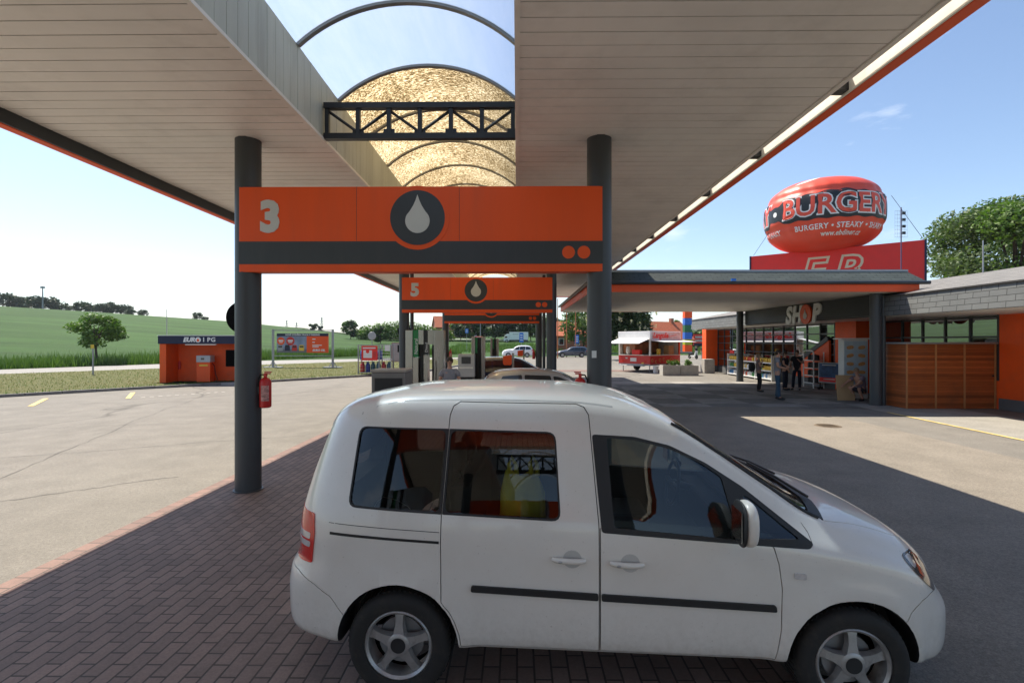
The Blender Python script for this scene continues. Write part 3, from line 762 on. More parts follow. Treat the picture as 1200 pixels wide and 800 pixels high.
def boolop(ob,cut,op):
    import os
    if os.environ.get('DBGB'):
        for o_ in (ob,cut):
            bm=bmesh.new(); bm.from_mesh(o_.data); print('NM',op,o_.name,len(bm.verts),sum(1 for e in bm.edges if len(e.link_faces)!=2), [tuple(round(x,2) for x in e.verts[0].co) for e in bm.edges if len(e.link_faces)!=2][:6], round(bm.calc_volume(signed=True),3)); bm.free()
    def bb(vs): return [f(v.co[i] for v in vs) for i in range(3) for f in (min,max)]
    ref=bb(ob.data.vertices); n0=len(ob.data.vertices)
    for k,(us,ht,jit) in enumerate(((0,0,0),(0,0,.0007),(1,0,0),(1,1,0),(1,0,.0011),(1,1,.0017),(0,0,.0023))):
        md=ob.modifiers.new('b','BOOLEAN'); md.operation=op; md.object=cut; md.solver='EXACT'; md.material_mode='TRANSFER'; md.use_self=bool(us); md.use_hole_tolerant=bool(ht)
        cut.location=(jit,jit*.6,jit*.8)
        bpy.context.view_layer.update()
        me=bpy.data.meshes.new_from_object(ob.evaluated_get(bpy.context.evaluated_depsgraph_get()))
        ob.modifiers.remove(md)
        if len(me.vertices)>8:
            r=bb(me.vertices)
            ok=all((r[2*i]>=ref[2*i]-.004 and r[2*i+1]<=ref[2*i+1]+.004) for i in range(3))
            if op=='DIFFERENCE': ok=ok and all(abs(r[i]-ref[i])<.9 for i in range(6)) and len(me.vertices)>n0*.5
            if ok: return me
    print('boolean kept last try',ob.name,op,[round(x,2) for x in bb(cut.data.vertices)],[round(x,2) for x in r]); return me
def wheel(parent,x,y,face=-1,r=.315,rim=.2,w=.2,spokes=5,tyre_w=None,detail=True):
    """wheel at axle end, outer face towards face*Y"""
    s=face; m=MB()
    m.lathe([(rim*.93,s*-.10),(rim*.93,s*.005),(rim*1.0,s*.018),(rim*1.04,s*.012),(rim*1.05,s*-.02)],axis='Y',n=40)
    if detail:
        for k in range(spokes):
            a=2*math.pi*k/spokes+.3; c,sn=math.cos(a),math.sin(a)
            prof=[(.30,.30,.008),(.55,.20,.002),(.80,.20,-.004),(.97,.30,-.01)]
            vs=[]
            for q,wd,dy in prof:
                for sg in (-1,1):
                    px=q*rim*c-sg*wd*rim*.55*sn; pz=q*rim*sn+sg*wd*rim*.55*c; vs.append((px,s*(dy),pz))
                for sg in (-1,1):
                    px=q*rim*c-sg*wd*rim*.72*sn; pz=q*rim*sn+sg*wd*rim*.72*c; vs.append((px,s*(dy-.035),pz))
            fs=[]
            for i in range(3):
                o=i*4; q=o+4; fs+=[(o,o+1,q+1,q),(o,q,q+2,o+2),(o+1,o+3,q+3,q+1)]
            m.add(vs,fs,0,False)
        m.lathe([(0,s*.012),(.16*rim,s*.012),(.19*rim,s*.016),(.26*rim,s*.016),(.34*rim,s*.008),(.38*rim,s*-.03)],axis='Y',n=24)
    else:
        m.lathe([(0,s*.008),(.3*rim,s*.008),(.93*rim,s*-.004)],axis='Y',n=20)
    rm=m.build('wheel',MT['alloy'],parent,loc=(x,y,r))
    if detail:
        m=MB(); m.lathe([(0,s*.017),(.13*rim,s*.0175),(.17*rim,s*.018),(.23*rim,s*.0175)],axis='Y',n=24); m.build('hub_cap',MT['trim'],rm)
    m=MB(); k=r-rim
    m.lathe([(rim*1.0,s*.0),(rim+k*.12,s*.022),(rim+k*.5,s*.034),(rim+k*.80,s*.026),(rim+k*.93,s*.008),(r,s*-.02),(r,s*-(w-.02)),(rim+k*.9,s*-w),(rim,s*-w)],axis='Y',n=44)
    if detail:
        for k2 in range(60):
            a=2*math.pi*k2/60; m.box((-.006,min(s*-.015,s*-(w-.025)),r-.004),(.006,max(s*-.015,s*-(w-.025)),r+.004),M=Matrix.Rotation(a,4,'Y'))
    m.build('tyre',MT['rubber'],rm)
    m=MB(); m.lathe([(0,s*-.06),(rim*.7,s*-.06),(rim*.72,s*-.08)],axis='Y',n=24)
    m.build('brake_disc',MT['galv'] if detail else MT['black'],rm)
    return rm
# ================= THE WHITE VAN =================
def make_van():
    t=thing('white_van','dusty white compact passenger van parked side-on under the number 3 lane sign','van',(-.717,3.05,.008),R(-3.6))
    T=dict(
     zt=([-.82,-.6,-.3,0,.5,1.0,1.35,1.65,1.95,2.3,2.58,2.75,3.0,3.2,3.35,3.45,3.52],[1.70,1.775,1.815,1.83,1.838,1.830,1.785,1.678,1.50,1.275,1.125,1.095,1.02,.925,.83,.72,.58]),
     zc=([-.82,-.6,-.3,0,.5,1.0,1.35,1.65,1.95,2.2,2.44,2.62,3.0,3.2,3.35,3.45,3.52],[1.60,1.68,1.72,1.738,1.745,1.738,1.705,1.61,1.44,1.275,1.10,1.03,.895,.80,.70,.62,.50]),
     zb=([-.82,-.5,0,1.2,2.2,2.5,2.8,3.0,3.2,3.35,3.52],[1.04,1.04,1.05,1.04,1.0,.965,.90,.82,.72,.62,.44]),
     zbot=([-.82,-.55,-.3,2.9,3.2,3.52],[.36,.31,.30,.30,.27,.29]),
     yb=([-.82,-.79,-.74,-.66,-.55,-.40,-.2,0,2.55,2.8,3.0,3.15,3.28,3.38,3.46,3.52],[.44,.31,.21,.125,.065,.025,.008,0,0,.018,.06,.125,.225,.35,.50,.72]),
     tum=([-.82,2.0,2.45,2.7,3.52],[.165,.165,.13,.10,.07]))
    def post(x,y,z):
        # raked tailgate, swollen bumpers, flared arches
        wr=max(0,min(1,(.15-x)/.75)); wr=wr*wr*(3-2*wr)
        if z>.92: x+=wr*.24*((z-.92)/.85)**1.5
        if z<.78 and x<-.3:
            k=max(0,min(1,(.78-z)/.12)); k=k*k*(3-2*k); q=min(1,(-.3-x)/.15); x-=.075*k*q*min(1,max(0,(-.3-x)/.35)); y+=(-.018 if y<.9 else .018)*k*q
        if z<.66 and x>3.0:
            k=max(0,min(1,(.66-z)/.1)); x+=.05*k*min(1,(x-3.0)/.3)
        for xw in (0,2.62):
            r=math.hypot(x-xw,z-.32)
            if z<.95: y+=(-1 if y<.9 else 1)*.022*math.exp(-((r-.39)/.06)**2)
        if x<-.45: x=-.45+(x+.45)*.86
        if x>3.0: x=3.0+(x-3.0)*.78
        return (x,y,z)
    xs=list(np.arange(-.82,-.5,.02))+list(np.arange(-.5,3.0,.03))+list(np.arange(3.0,3.521,.018))
    W=1.79
    outer=car_loft(T,xs,W,64,0,post); S=Surf(outer)
    body=outer.build('tmp',[MT['van'],MT['trim'],MT['interior'],MT['headliner']])
    inner=car_loft(T,[x for x in xs if -.62<x<2.42],W,40,.055,post)
    inner.m=[2]*len(inner.m)
    for i,f in enumerate(inner.f):
        if np.mean([inner.v[j][2] for j in f])>1.58: inner.m[i]=3
    cut=inner.build('cut',[MT['van'],MT['trim'],MT['interior'],MT['headliner']])
    me=boolop(body,cut,'DIFFERENCE'); bpy.data.objects.remove(cut); body.data=me
    QW=rounded([(-.325,1.13),(-.298,1.605),(.279,1.60),(.257,1.106)],.055)
    SW=rounded([(.268,1.106),(.289,1.60),(.945,1.588),(.975,1.083)],.055)
    FW=rounded([(1.212,1.028),(1.165,1.577),(1.42,1.565),(1.63,1.515),(1.84,1.415),(2.05,1.28),(2.41,.992),(2.38,.965),(2.05,.982)],.02,3)
    SWn=[p for p in SW]
    m=MB()
    for P in (QW,SW,FW): m.prism(P,'Y',-.4,2.4,1)
    WS=rounded([(1.70,.24),(2.50,.17),(2.60,.45),(2.625,.9),(2.60,1.34),(2.50,1.62),(1.70,1.55),(1.62,.9)],.06)
    m.prism(rounded([(.30,1.08),(1.49,1.08),(1.42,1.58),(.37,1.58)],.05),'X',-1.6,-.5,1)
    for xw in (0,2.62):
        c=[(xw+.372*math.cos(2*math.pi*i/40),.325+.372*math.sin(2*math.pi*i/40)) for i in range(40)]
        c=[(x,z if z>.32 else -.2) for x,z in c]
        c=[(xw+.372*math.cos(math.pi*i/24),.325+.372*math.sin(math.pi*i/24)) for i in range(25)]+[(xw-.372,-.2),(xw+.372,-.2)]
        m.prism(c,'Y',-.4,.27,1); m.prism(c,'Y',W-.27,W+.4,1)
    cut=m.build('cut',[MT['van'],MT['trim'],MT['interior'],MT['headliner']])
    me=boolop(body,cut,'DIFFERENCE'); bpy.data.objects.remove(cut); body.data=me
    m=MB(); m.prism(WS,'Z',1.0,2.4,1); cut=m.build('cut',[MT['van'],MT['trim'],MT['interior'],MT['headliner']])
    body.data=boolop(body,cut,'DIFFERENCE'); bpy.data.objects.remove(cut)
    GAP=.0055; CUTS=MB()
    bm=bmesh.new(); bm.from_mesh(body.data); bmesh.ops.remove_doubles(bm,verts=bm.verts,dist=2e-4); bmesh.ops.dissolve_degenerate(bm,edges=bm.edges,dist=1e-4); bmesh.ops.triangulate(bm,faces=[f for f in bm.faces if len(f.verts)>4]); bm.to_mesh(body.data); bm.free()
    def split(poly,axis,a,b,name,label=None):
        m=MB(); m.prism(inset(poly,GAP/2),axis,a,b,0); c1=m.build('cut',[MT['van'],MT['trim'],MT['interior'],MT['headliner']])
        me=boolop(body,c1,'INTERSECT'); bpy.data.objects.remove(c1)
        CUTS.prism(inset(poly,-GAP/2),axis,a,b,0)
        me.name=name; me.set_sharp_from_angle(angle=R(32)); o=bpy.data.objects.new(name,me); COL.objects.link(o); o.parent=t
        return o
    arc=[(.386*math.cos(a),.325+.386*math.sin(a)) for a in (R(46),R(36),R(25),R(13),R(2))]
    SD=rounded([(.335,1.762),(.285,1.70),(.262,1.12),(.262,.9)],.05,3)
    SD=[(.262,.9),(.262,1.12),(.287,1.68),(.305,1.735),(.345,1.76),(1.07,1.752),(1.12,1.735),(1.148,1.69),(1.196,1.07),(1.196,.335)]+[arc[-1-i] for i in range(5)][0:5]
    SD[-5:]=[(.386,.337),arc[3],arc[2],arc[1],arc[0]]
    sd=split(SD,'Y',-.4,.45,'sliding_door')
    FD=[(1.203,.335),(1.203,1.05),(1.23,1.06),(2.05,1.02),(2.165,1.0),(2.182,.965),(2.205,.88),(2.222,.74),(2.215,.52),(2.185,.335)]
    fd=split(FD,'Y',-.4,.45,'front_door')
    HD=rounded([(2.50,.16),(2.68,.21),(2.95,.25),(3.08,.33),(3.22,.50),(3.28,.70),(3.30,.9),(3.28,1.09),(3.22,1.29),(3.08,1.46),(2.95,1.54),(2.68,1.58),(2.50,1.63),(2.58,1.34),(2.625,.9),(2.58,.45)],.03,2)
    bonnet=split([(p[0]+.012,p[1]) for p in HD],'Z',.72,1.6,'bonnet')
    FB=[(2.88,.1),(2.88,.55),(2.93,.615),(3.02,.672),(3.10,.695),(3.7,.70),(3.7,.1)]
    split(FB,'Y',-.6,2.5,'bumper')
    RB=[(-1.2,.1),(-1.2,.735),(-.66,.715),(-.52,.66),(-.42,.60),(-.33,.50),(-.33,.1)]
    split(RB,'Y',-.6,2.5,'bumper')
    c2=CUTS.build('cut',[MT['van'],MT['trim'],MT['interior'],MT['headliner']]); body.data=boolop(body,c2,'DIFFERENCE'); bpy.data.objects.remove(c2)
    body.name='body'; body.data.name='body'; body.parent=t; body.data.set_sharp_from_angle(angle=R(32))
    # sealing behind the panel gaps
    m=patch(inset(FD,-.03),S.y,.03,step=.1); m.build('door_seal',MT['black'],fd,fix=False)
    m=patch(inset(SD,-.03),S.y,.030,step=.1,hole=inset(SD,.04)); m.build('door_seal',MT['black'],sd,fix=False)
    # side panes
    def side(poly,name,mat,off,par,th=0,hole=None,step=.07): return patch(poly,S.y,off,th,step,hole).build(name,mat,par,fix=bool(th))
    side(inset(QW,-.006),'quarter_window',MT['tint'],.010,t)
    QWg=rounded([(-.325,1.13),(-.298,1.605),(.2838,1.60),(.2604,1.106)],[.055,.055,.008,.008]); SWg=rounded([(.2656,1.106),(.2884,1.60),(.945,1.588),(.975,1.083)],[.008,.008,.055,.055])
    side(QWg,'window_surround',MT['trim'],-.0012,t,.008,inset(QW,.010))
    side(inset(SW,-.006),'door_window',MT['tint'],.010,sd)
    side(SWg,'window_surround',MT['trim'],-.0012,sd,.008,inset(SW,.010))
    A=rounded([(1.285,1.055),(1.253,1.557),(1.42,1.546),(1.625,1.498),(1.805,1.416),(1.93,1.334),(1.995,1.005)],.02,3)
    Bq=rounded([(2.075,1.012),(2.045,1.235),(2.09,1.215),(2.335,1.012)],.015,3)
    # black surround with two openings: build around each
    split_x=2.02
    FWa=[p for p in FW]
    def clipx(poly,x0,keep_left):
        out=[];N=len(poly)
        for i in range(N):
            a,b=poly[i],poly[(i+1)%N]; ia=(a[0]<=x0)==keep_left; ib=(b[0]<=x0)==keep_left
            if ia: out.append(a)
            if ia!=ib:
                q=(x0-a[0])/(b[0]-a[0]); out.append((x0,a[1]+q*(b[1]-a[1])))
        return out
    FL=clipx(FW,split_x,True); FR=clipx(FW,split_x,False)
    side(FL,'window_surround',MT['trim'],-.002,fd,.02,A)
    side(FR,'quarter_surround',MT['trim'],-.002,t,.02,Bq)
    side(inset(A,-.008),'door_window',MT['clear'],.008,fd)
    side(inset(Bq,-.008),'quarter_window',MT['clear'],.008,t)
    # windscreen, rear glass, far panes
    patch(inset(WS,-.01),S.z,-.006,0,.08,axis='Z').build('windscreen',MT['clear'],t,fix=False)
    m=MB(); patch([(2.455,.19),(2.53,.17),(2.60,.45),(2.635,.9),(2.60,1.34),(2.53,1.62),(2.455,1.60),(2.53,1.34),(2.56,.9),(2.53,.45)],S.z,.004,-.02,.06,axis='Z',m=m); m.build('cowl_grille',MT['trim'],t,fix=False)
    patch(rounded([(.295,1.075),(1.495,1.075),(1.425,1.585),(.365,1.585)],.05),lambda y,z:S.x(y,z,False),.004,0,.08,axis='X').build('rear_window',MT['tint'],t,fix=False)
    m=MB(); patch([(.62,.60),(1.17,.60),(1.17,.72),(.62,.72)],lambda y,z:S.x(y,z,False),-.006,.012,.08,axis='X',m=m); m.build('number_plate',MT['paper'],t)
    # black rubber along the screen edge and wipers
    m=MB()
    for sy in (0,1):
        pts=[]
        for q in np.linspace(0,1,14):
            x=1.66+q*(2.50-1.66); y=.245-q*.075; y=W-y if sy else y; pts.append((x,y,S.z(x,y)+.004))
        m=MB(); m.tube(pts,.011,6); m.build('screen_seal',MT['trim'],t)
    for (x0,y0,x1,y1) in ((2.56,.42,2.42,1.05),(2.60,1.0,2.44,1.52)):
        m=MB(); m.tube([(x0,y0,S.z(x0,y0)+.03),((x0+x1)/2,(y0+y1)/2,S.z((x0+x1)/2,(y0+y1)/2)+.035),(x1,y1,S.z(x1,y1)+.018)],.009,6); m.build('wiper',MT['black'],t)
    for P,nm in ((QW,'quarter_window'),(SW,'sliding_window')):
        patch(inset(P,-.006),lambda x,z:S.y(x,z,True),-.010).build('window',MT['tint'],t,fix=False)
    patch(inset(FW,-.006),lambda x,z:S.y(x,z,True),-.008).build('window',MT['clear'],t,fix=False)
    # side rubbing strip
    side(rounded([(.445,.668),(.448,.705),(1.190,.682),(1.190,.643)],.012),'rubbing_strip',MT['trim'],-.014,sd,.03)
    side(rounded([(1.209,.642),(1.209,.681),(2.185,.652),(2.19,.615)],.012),'rubbing_strip',MT['trim'],-.014,fd,.03)
    # slide rail slot + seam
    side([(-.43,.967),(-.43,.983),(.252,.955),(.252,.940)],'slide_rail',MT['black'],-.0015,t,.004)
    side([(-.44,1.033),(-.44,1.0365),(.252,1.008),(.252,1.0045)],'panel_seam',MT['black'],-.0012,t,.004)
    side([(2.375,1.085),(2.372,1.087),(2.395,1.04),(2.40,.99),(2.403,.991),(2.398,1.041)],'panel_seam',MT['black'],-.0012,t,.004,step=.3)
    # handles
    for par,x0,z0 in ((sd,.925,.875),(fd,1.258,.862)):
        m=MB(); 
        xc_=x0+.115; 
        patch([(xc_+.055*math.cos(a),z0+.0+.052*math.sin(a)) for a in np.linspace(0,2*math.pi,20)[:-1]],S.y,-.001,.004,m=m); m.build('handle_recess_shade',M('van_recess_shade',(.50,.485,.455),.45),par)  # flat disc; the hollow's shade is put into its greyer paint
        m=MB(); pts=[]
        for q in np.linspace(0,1,9):
            x=x0+q*.19; pts.append((x,S.y(x,z0)-.030+.022*abs(2*q-1)**3,z0-.004*q))
        m.tube(pts,[.012,.015,.0165,.017,.017,.017,.0165,.015,.012],10); m.build('handle',MT['van'],par)
        m=MB(); m.ell((x0+.045,S.y(x0+.045,z0)-.048,z0-.001),(.012,.004,.008),8,6); m.build('lock',MT['alloy'],par)
    # indicator repeater
    side(rounded([(2.285,.805),(2.285,.838),(2.352,.833),(2.352,.80)],.012),'indicator',MT['clearlens'],-.008,t,.02)
    # lamps
    def lamp_patch(poly,name,mat,off,par=t,far=False,th=.02):
        return patch(poly,(lambda x,z:S.y(x,z,far)),off if not far else -off,th if not far else -th,.03).build(name,mat,par)
    HL=rounded([(2.945,.905),(3.04,.915),(3.13,.845),(3.175,.75),(3.155,.685),(3.075,.745),(2.985,.83)],.03)
    h=lamp_patch(HL,'headlight',MT['lampdark'],-.006)
    lamp_patch(rounded([(2.965,.898),(3.01,.903),(3.04,.85),(3.00,.84)],.012),'indicator_lens',MT['clearlens'],-.0085,h)
    lamp_patch(rounded([(3.015,.903),(3.05,.898),(3.09,.81),(3.065,.785),(3.03,.81)],.012),'reflector',MT['chrome'],-.0085,h)
    lamp_patch(HL,'headlight',MT['lampdark'],-.006,t,True)
    TL=rounded([(-.735,1.075),(-.555,1.07),(-.540,.96),(-.558,.775),(-.745,.765)],.015)
    def tail_y(x,z): return S.y(x,z)
    for far in (False,True):
        tl=patch(TL,(lambda x,z:S.y(x,z,far)),-.007 if not far else .007,.03 if not far else -.03,.02).build('tail_light',MT['redlens'],t)
        for z0,z1 in ((.915,.955),(.865,.902)):
            patch(rounded([(-.725,z0),(-.577,z0+.002),(-.572,z1),(-.725,z1)],.012),(lambda x,z:S.y(x,z,far)),-.009 if not far else .009,.02 if not far else -.02,.02).build('reversing_lens',MT['clearlens'],tl)
    # mirror
    m=MB(); m.ell((1.990,-.10,1.145),(.046,.105,.122),20,14,0,2.7); mr=m.build('door_mirror',MT['van'],fd,ang=60)
    m=MB(); m.ell((1.953,-.10,1.145),(.014,.106,.123),20,14,0,2.7); m.build('mirror_rim',MT['trim'],mr)
    m=MB(); m.box((1.933,-.18,1.06),(1.9355,-.025,1.225)); m.build('mirror_glass',MT['chrome'],mr)
    m=MB(); m.tube([(2.02,.08,1.04),(2.01,.0,1.045),(1.99,-.06,1.06)],[.035,.032,.03],10); m.build('mirror_arm',MT['trim'],mr)
    m=MB(); m.ell((2.055,W+.105,1.135),(.062,.118,.135),20,14,0,2.7); mr2=m.build('door_mirror',MT['van'],t)
    m=MB(); m.box((1.99,W+.012,1.04),(1.994,W+.20,1.23)); m.build('mirror_glass',MT['chrome'],mr2)
    m=MB(); m.tube([(2.06,W-.08,1.04),(2.055,W+.06,1.07)],[.035,.03],10); m.build('mirror_arm',MT['trim'],mr2)
    # roof antenna stub + roof water channel
    m=MB(); m.box((.1,.245,0),(.1,.245,0)) if False else None
    for y in (.235,W-.235):
        m=MB(); patch([(-.30,y-.006),(1.30,y-.006),(1.30,y+.006),(-.30,y+.006)],S.z,.0012,-.004,.1,axis='Z',m=m); m.build('roof_seam',M('van_seam',(.46,.44,.41),.5),t)
    # wheels
    for xw in (0,2.62):
        wheel(t,xw,.035,-1); wheel(t,xw,W-.035,1)
    # cabin
    def seat(x,y,w,rear=False):
        m=MB(); m.box((x-.05,y,.62),(x+.45,y+w,.78)); m.box((x-.16,y+.01,.74),(x-.02,y+w-.01,1.22),M=None)
        s=m.build('seat',MT['seat'],t,bevel=.04)
        n=3 if rear else 1
        for k in range(n):
            c=y+w*(k+.5)/n; m=MB(); m.ell((x-.13,c,1.36),(.05,.13,.09),14,10,0,3); m.cyl((x-.11,c-.05,1.2),(x-.12,c-.05,1.32),.008,n=6); m.cyl((x-.11,c+.05,1.2),(x-.12,c+.05,1.32),.008,n=6); m.build('headrest',MT['seat'],s)
    seat(1.25,.22,.5); seat(1.25,W-.72,.5); seat(.42,.25,W-.5,True)
    m=MB(); m.box((2.05,.12,.70),(2.40,W-.12,.96)); m.box((2.2,.14,.95),(2.42,W-.14,1.0)); m.build('dashboard',MT['interior'],t,bevel=.03)
    m=MB(); pts=[(1.92+.07*math.sin(a)*.45,W-.47+.18*math.cos(a),.98+.17*math.sin(a)) for a in np.linspace(0,2*math.pi,28)]; m.tube(pts,.014,8); m.cyl((1.92,W-.47,.98),(2.1,W-.47,.93),.03); m.box((1.905,W-.64,.965),(1.93,W-.30,.995)); m.build('steering_wheel',MT['black'],t)
    m=MB(); m.ell((1.82,.9,1.42),(.02,.12,.035),14,8,0,3); m.build('rear_view_mirror',MT['black'],t)
    # yellow bag standing on the load floor behind the window
    tag(t,t['label'],'van')
    b=MB(); rng=random.Random(4)
    vs=[];N=22
    lv=[(0,.13,.09),(.12,.145,.11),(.26,.15,.11),(.36,.135,.075),(.44,.12,.03),(.50,.10,.016)]
    for zz,rx,ry in lv:
        for j in range(N):
            a=2*math.pi*j/N; k=1+.10*math.sin(a*5+zz*9)+.06*rng.uniform(-1,1); vs.append((rx*math.cos(a)*k,ry*math.sin(a)*k,zz+.035*math.sin(a*2+1)*zz*1.5))
    b.add(vs,[(i*N+j,i*N+(j+1)%N,(i+1)*N+(j+1)%N,(i+1)*N+j) for i in range(len(lv)-1) for j in range(N)],0,True); b.add(vs[:N],[tuple(range(N))])
    for sx in (-.07,.07): b.tube([(sx,0,.46),(sx-.02,0,.56),(sx,.01,.60),(sx+.03,0,.55),(sx+.03,0,.47)],[.02,.014,.012,.014,.02],6)
    bo=b.build('carrier_bag',MT['bag'],ang=180)
    bpy.context.view_layer.update()
    p=t.matrix_world@Vector((.73,.34,.79)); bo.location=p; bo.rotation_euler[2]=R(12)
    tag(bo,'yellow plastic carrier bag on the rear seat inside the white van','bag')
    return t,S
VAN,VS=make_van()
# ---------- simple passenger cars ----------
def car(name,label,cat,loc,rz,paint,L=4.3,Hh=1.46,W=1.75,style='hatch',group=None,lod=1):
    t=thing(name,label,cat,loc,rz,group)
    s=L/4.3; hs=Hh/1.46
    X=lambda *a:[v*s for v in a]; Z=lambda *a:[v*hs for v in a]
    if style=='hatch':
        zt=(X(-.85,-.72,-.55,-.2,.3,.9,1.25,1.6,2.05,2.4,2.9,3.2,3.35,3.45),Z(.95,1.12,1.30,1.43,1.46,1.45,1.40,1.25,1.02,.95,.86,.74,.62,.50))
    elif style=='suv':
        zt=(X(-.85,-.75,-.6,-.3,.3,.9,1.25,1.6,1.95,2.4,2.9,3.2,3.35,3.45),Z(.98,1.10,1.28,1.41,1.46,1.45,1.41,1.28,1.06,1.01,.94,.82,.68,.52))
    else:
        zt=(X(-.85,-.80,-.65,-.3,.3,.9,1.25,1.6,2.05,2.4,2.9,3.2,3.35,3.45),Z(.95,1.10,1.32,1.42,1.46,1.45,1.40,1.25,1.02,.95,.86,.74,.62,.50))
    zc=(zt[0],[z-(.10 if z>1.15*hs else .07) for z in zt[1]])
    T=dict(zt=zt,zc=zc,zb=(X(-.85,0,1.8,2.2,2.9,3.45),Z(.90,.90,.88,.84,.72,.40)),zbot=(X(-.85,-.5,3,3.45),[.28,.2,.2,.24]),
      yb=(X(-.85,-.80,-.7,-.5,-.2,2.4,2.8,3.1,3.3,3.45),[.42,.24,.12,.05,0,0,.04,.14,.32,.6]),tum=(X(-.85,1.9,2.3,3.45),[.20,.20,.10,.08]))
    def post(x,y,z):
        if z>.8: 
            wr=max(0,min(1,(.1-x)/.9)); x+=wr*.10*(z-.8)
        return (x,y,z)
    xs=X(*list(np.arange(-.85,3.451,.07)))
    m=car_loft(T,xs,W,48,0,post); S=Surf(m)
    wx=(0,2.55*s); r=.30
    # open the arches
    body=m.build('body',[paint,MT['trim']],None)
    c=MB()
    for xw in wx:
        a=[(xw+.35*math.cos(math.pi*i/16),.30+.35*math.sin(math.pi*i/16)) for i in range(17)]+[(xw-.35,-.2),(xw+.35,-.2)]
        c.prism(a,'Y',-.4,.24,1); c.prism(a,'Y',W-.24,W+.4,1)
    cu=c.build('cut',[paint,MT['trim']]); me=boolop(body,cu,'DIFFERENCE'); bpy.data.objects.remove(cu)
    body.data=me; me.set_sharp_from_angle(angle=R(35)); body.parent=t; body.name='body'
    b=.93*hs; wt=1.34*hs
    if style=='hatch': win=[[(-.30*s,b+.02),(-.12*s,wt-.03),(.34*s,wt),(.36*s,b)],[(.42*s,b),(.40*s,wt),(1.02*s,wt-.02),(1.10*s,b)],[(1.16*s,b),(1.08*s,wt-.03),(1.22*s,wt-.05),(1.55*s,1.17*hs),(1.95*s,.96*hs),(1.92*s,b)]]
    else: win=[[(-.52*s,b+.03),(-.42*s,wt-.06),(.16*s,wt-.02),(.18*s,b)],[(.24*s,b),(.22*s,wt-.01),(.94*s,wt-.02),(1.02*s,b)],[(1.08*s,b),(1.00*s,wt-.02),(1.20*s,wt-.05),(1.52*s,1.18*hs),(1.88*s,.98*hs),(1.85*s,b)]]
    for P in win:
        for far in (False,True):
            patch(rounded(P,.03,2),(lambda x,z:S.y(x,z,far)),-.003 if not far else .003,.012 if not far else -.012,.12).build('window',MT['carglass'],t)
    patch(rounded([(1.30*s,.30),(1.98*s,.20),(2.06*s,W/2),(1.98*s,W-.20),(1.30*s,W-.30),(1.26*s,W/2)],.05,2),S.z,.003,-.01,.12,axis='Z').build('windscreen',MT['carglass'],t)
    patch(rounded([(.32,1.02*hs),(W-.32,1.02*hs),(W-.38,1.30*hs),(.38,1.30*hs)],.05,2),lambda y,z:S.x(y,z,False),-.004,.012,.12,axis='X').build('rear_window',MT['carglass'],t)
    for far in (False,True):
        q=-1 if not far else 1
        patch(rounded([(-.83*s,.74*hs),(-.62*s,.78*hs),(-.60*s,.92*hs),(-.80*s,.95*hs)],.02,2),(lambda x,z:S.y(max(x,-.74*s),z,far)),q*.005,-q*.02,.05).build('tail_light',MT['redlens'],t)
        patch(rounded([(2.95*s,.66*hs),(3.22*s,.56*hs),(3.2*s,.66*hs),(2.95*s,.75*hs)],.02,2),(lambda x,z:S.y(x,z,far)),q*.005,-q*.02,.05).build('headlight',MT['clearlens'],t)
        m=MB(); m.ell((1.82*s,(-.09 if not far else W+.09),.98*hs),(.06,.10,.075),10,8,0,2.6); m.build('mirror',paint,t)
    for xw in wx:
        wheel(t,xw,.03,-1,r,.19,.19,5,detail=lod>1); wheel(t,xw,W-.03,1,r,.19,.19,5,detail=lod>1)
    m=MB(); m.box((-.86*s-.02,W/2-.26,.62),(-.86*s+.06,W/2+.26,.73)); m.build('number_plate',MT['paper'],t)
    # door seams and handle
    m=MB()
    for x0 in (.39*s,1.06*s,1.95*s):
        patch([(x0,.28),(x0+.008,.28),(x0+.008,.90*hs),(x0,.90*hs)],S.y,-.001,.004,.2,m=m)
    m.build('door_seam',MT['black'],t)
    return t,S
# ================= ENTRANCE CANOPY AND SHOP =================
EX0,EX1,EY0,EY1,EZ=2.37,13.0,16.7,27.9,3.77
ec=thing('entrance_canopy','low flat canopy with slate edging and orange band joining the pumps to the shop','canopy',(0,0,0))
mb=MB(); y=EY0+.06
MT['slats']=M('aluminium_slats',(.80,.77,.70),.33,metal=.2,var=.06,vs=1)
while y<EY1-.06:
    mb.add([(EX0+.06,y,EZ),(EX1,y,EZ),(EX1,y+.04,EZ-.012),(EX0+.06,y+.04,EZ-.012),(EX1,y+.085,EZ),(EX0+.06,y+.085,EZ)],[(0,1,2,3),(3,2,4,5)]); y+=.1
mb.quad((EX0,EY0,EZ+.02),(EX1,EY0,EZ+.02),(EX1,EY1,EZ+.02),(EX0,EY1,EZ+.02),mi=1)
mb.build('soffit',[MT['slats'],MT['soffit_gap']],ec,fix=False)
mb=MB(); mb.box((EX0,EY0,EZ-.01),(EX1+.02,EY0+.06,4.02)); mb.build('orange_band',MT['orange'],ec)
mb=MB(); mb.box((EX0-.002,EY0+.062,EZ-.01),(EX0+.06,EY1,4.02)); mb.build('orange_band',MT['orange'],ec)
mb=MB(); mb.box((EX0,EY1+.002,EZ-.01),(EX1,EY1+.06,4.02)); mb.build('orange_band',MT['orange'],ec)
mb=MB(); mb.tube([(EX0-.08,EY0-.07,4.05),(EX1+.3,EY0-.07,4.05)],.06,8); mb.build('gutter',MT['anthracite'],ec)
mb=MB(); mb.tube([(EX0-.07,EY0-.1,4.05),(EX0-.07,EY1+.1,4.05)],.06,8); mb.build('gutter',MT['anthracite'],ec)
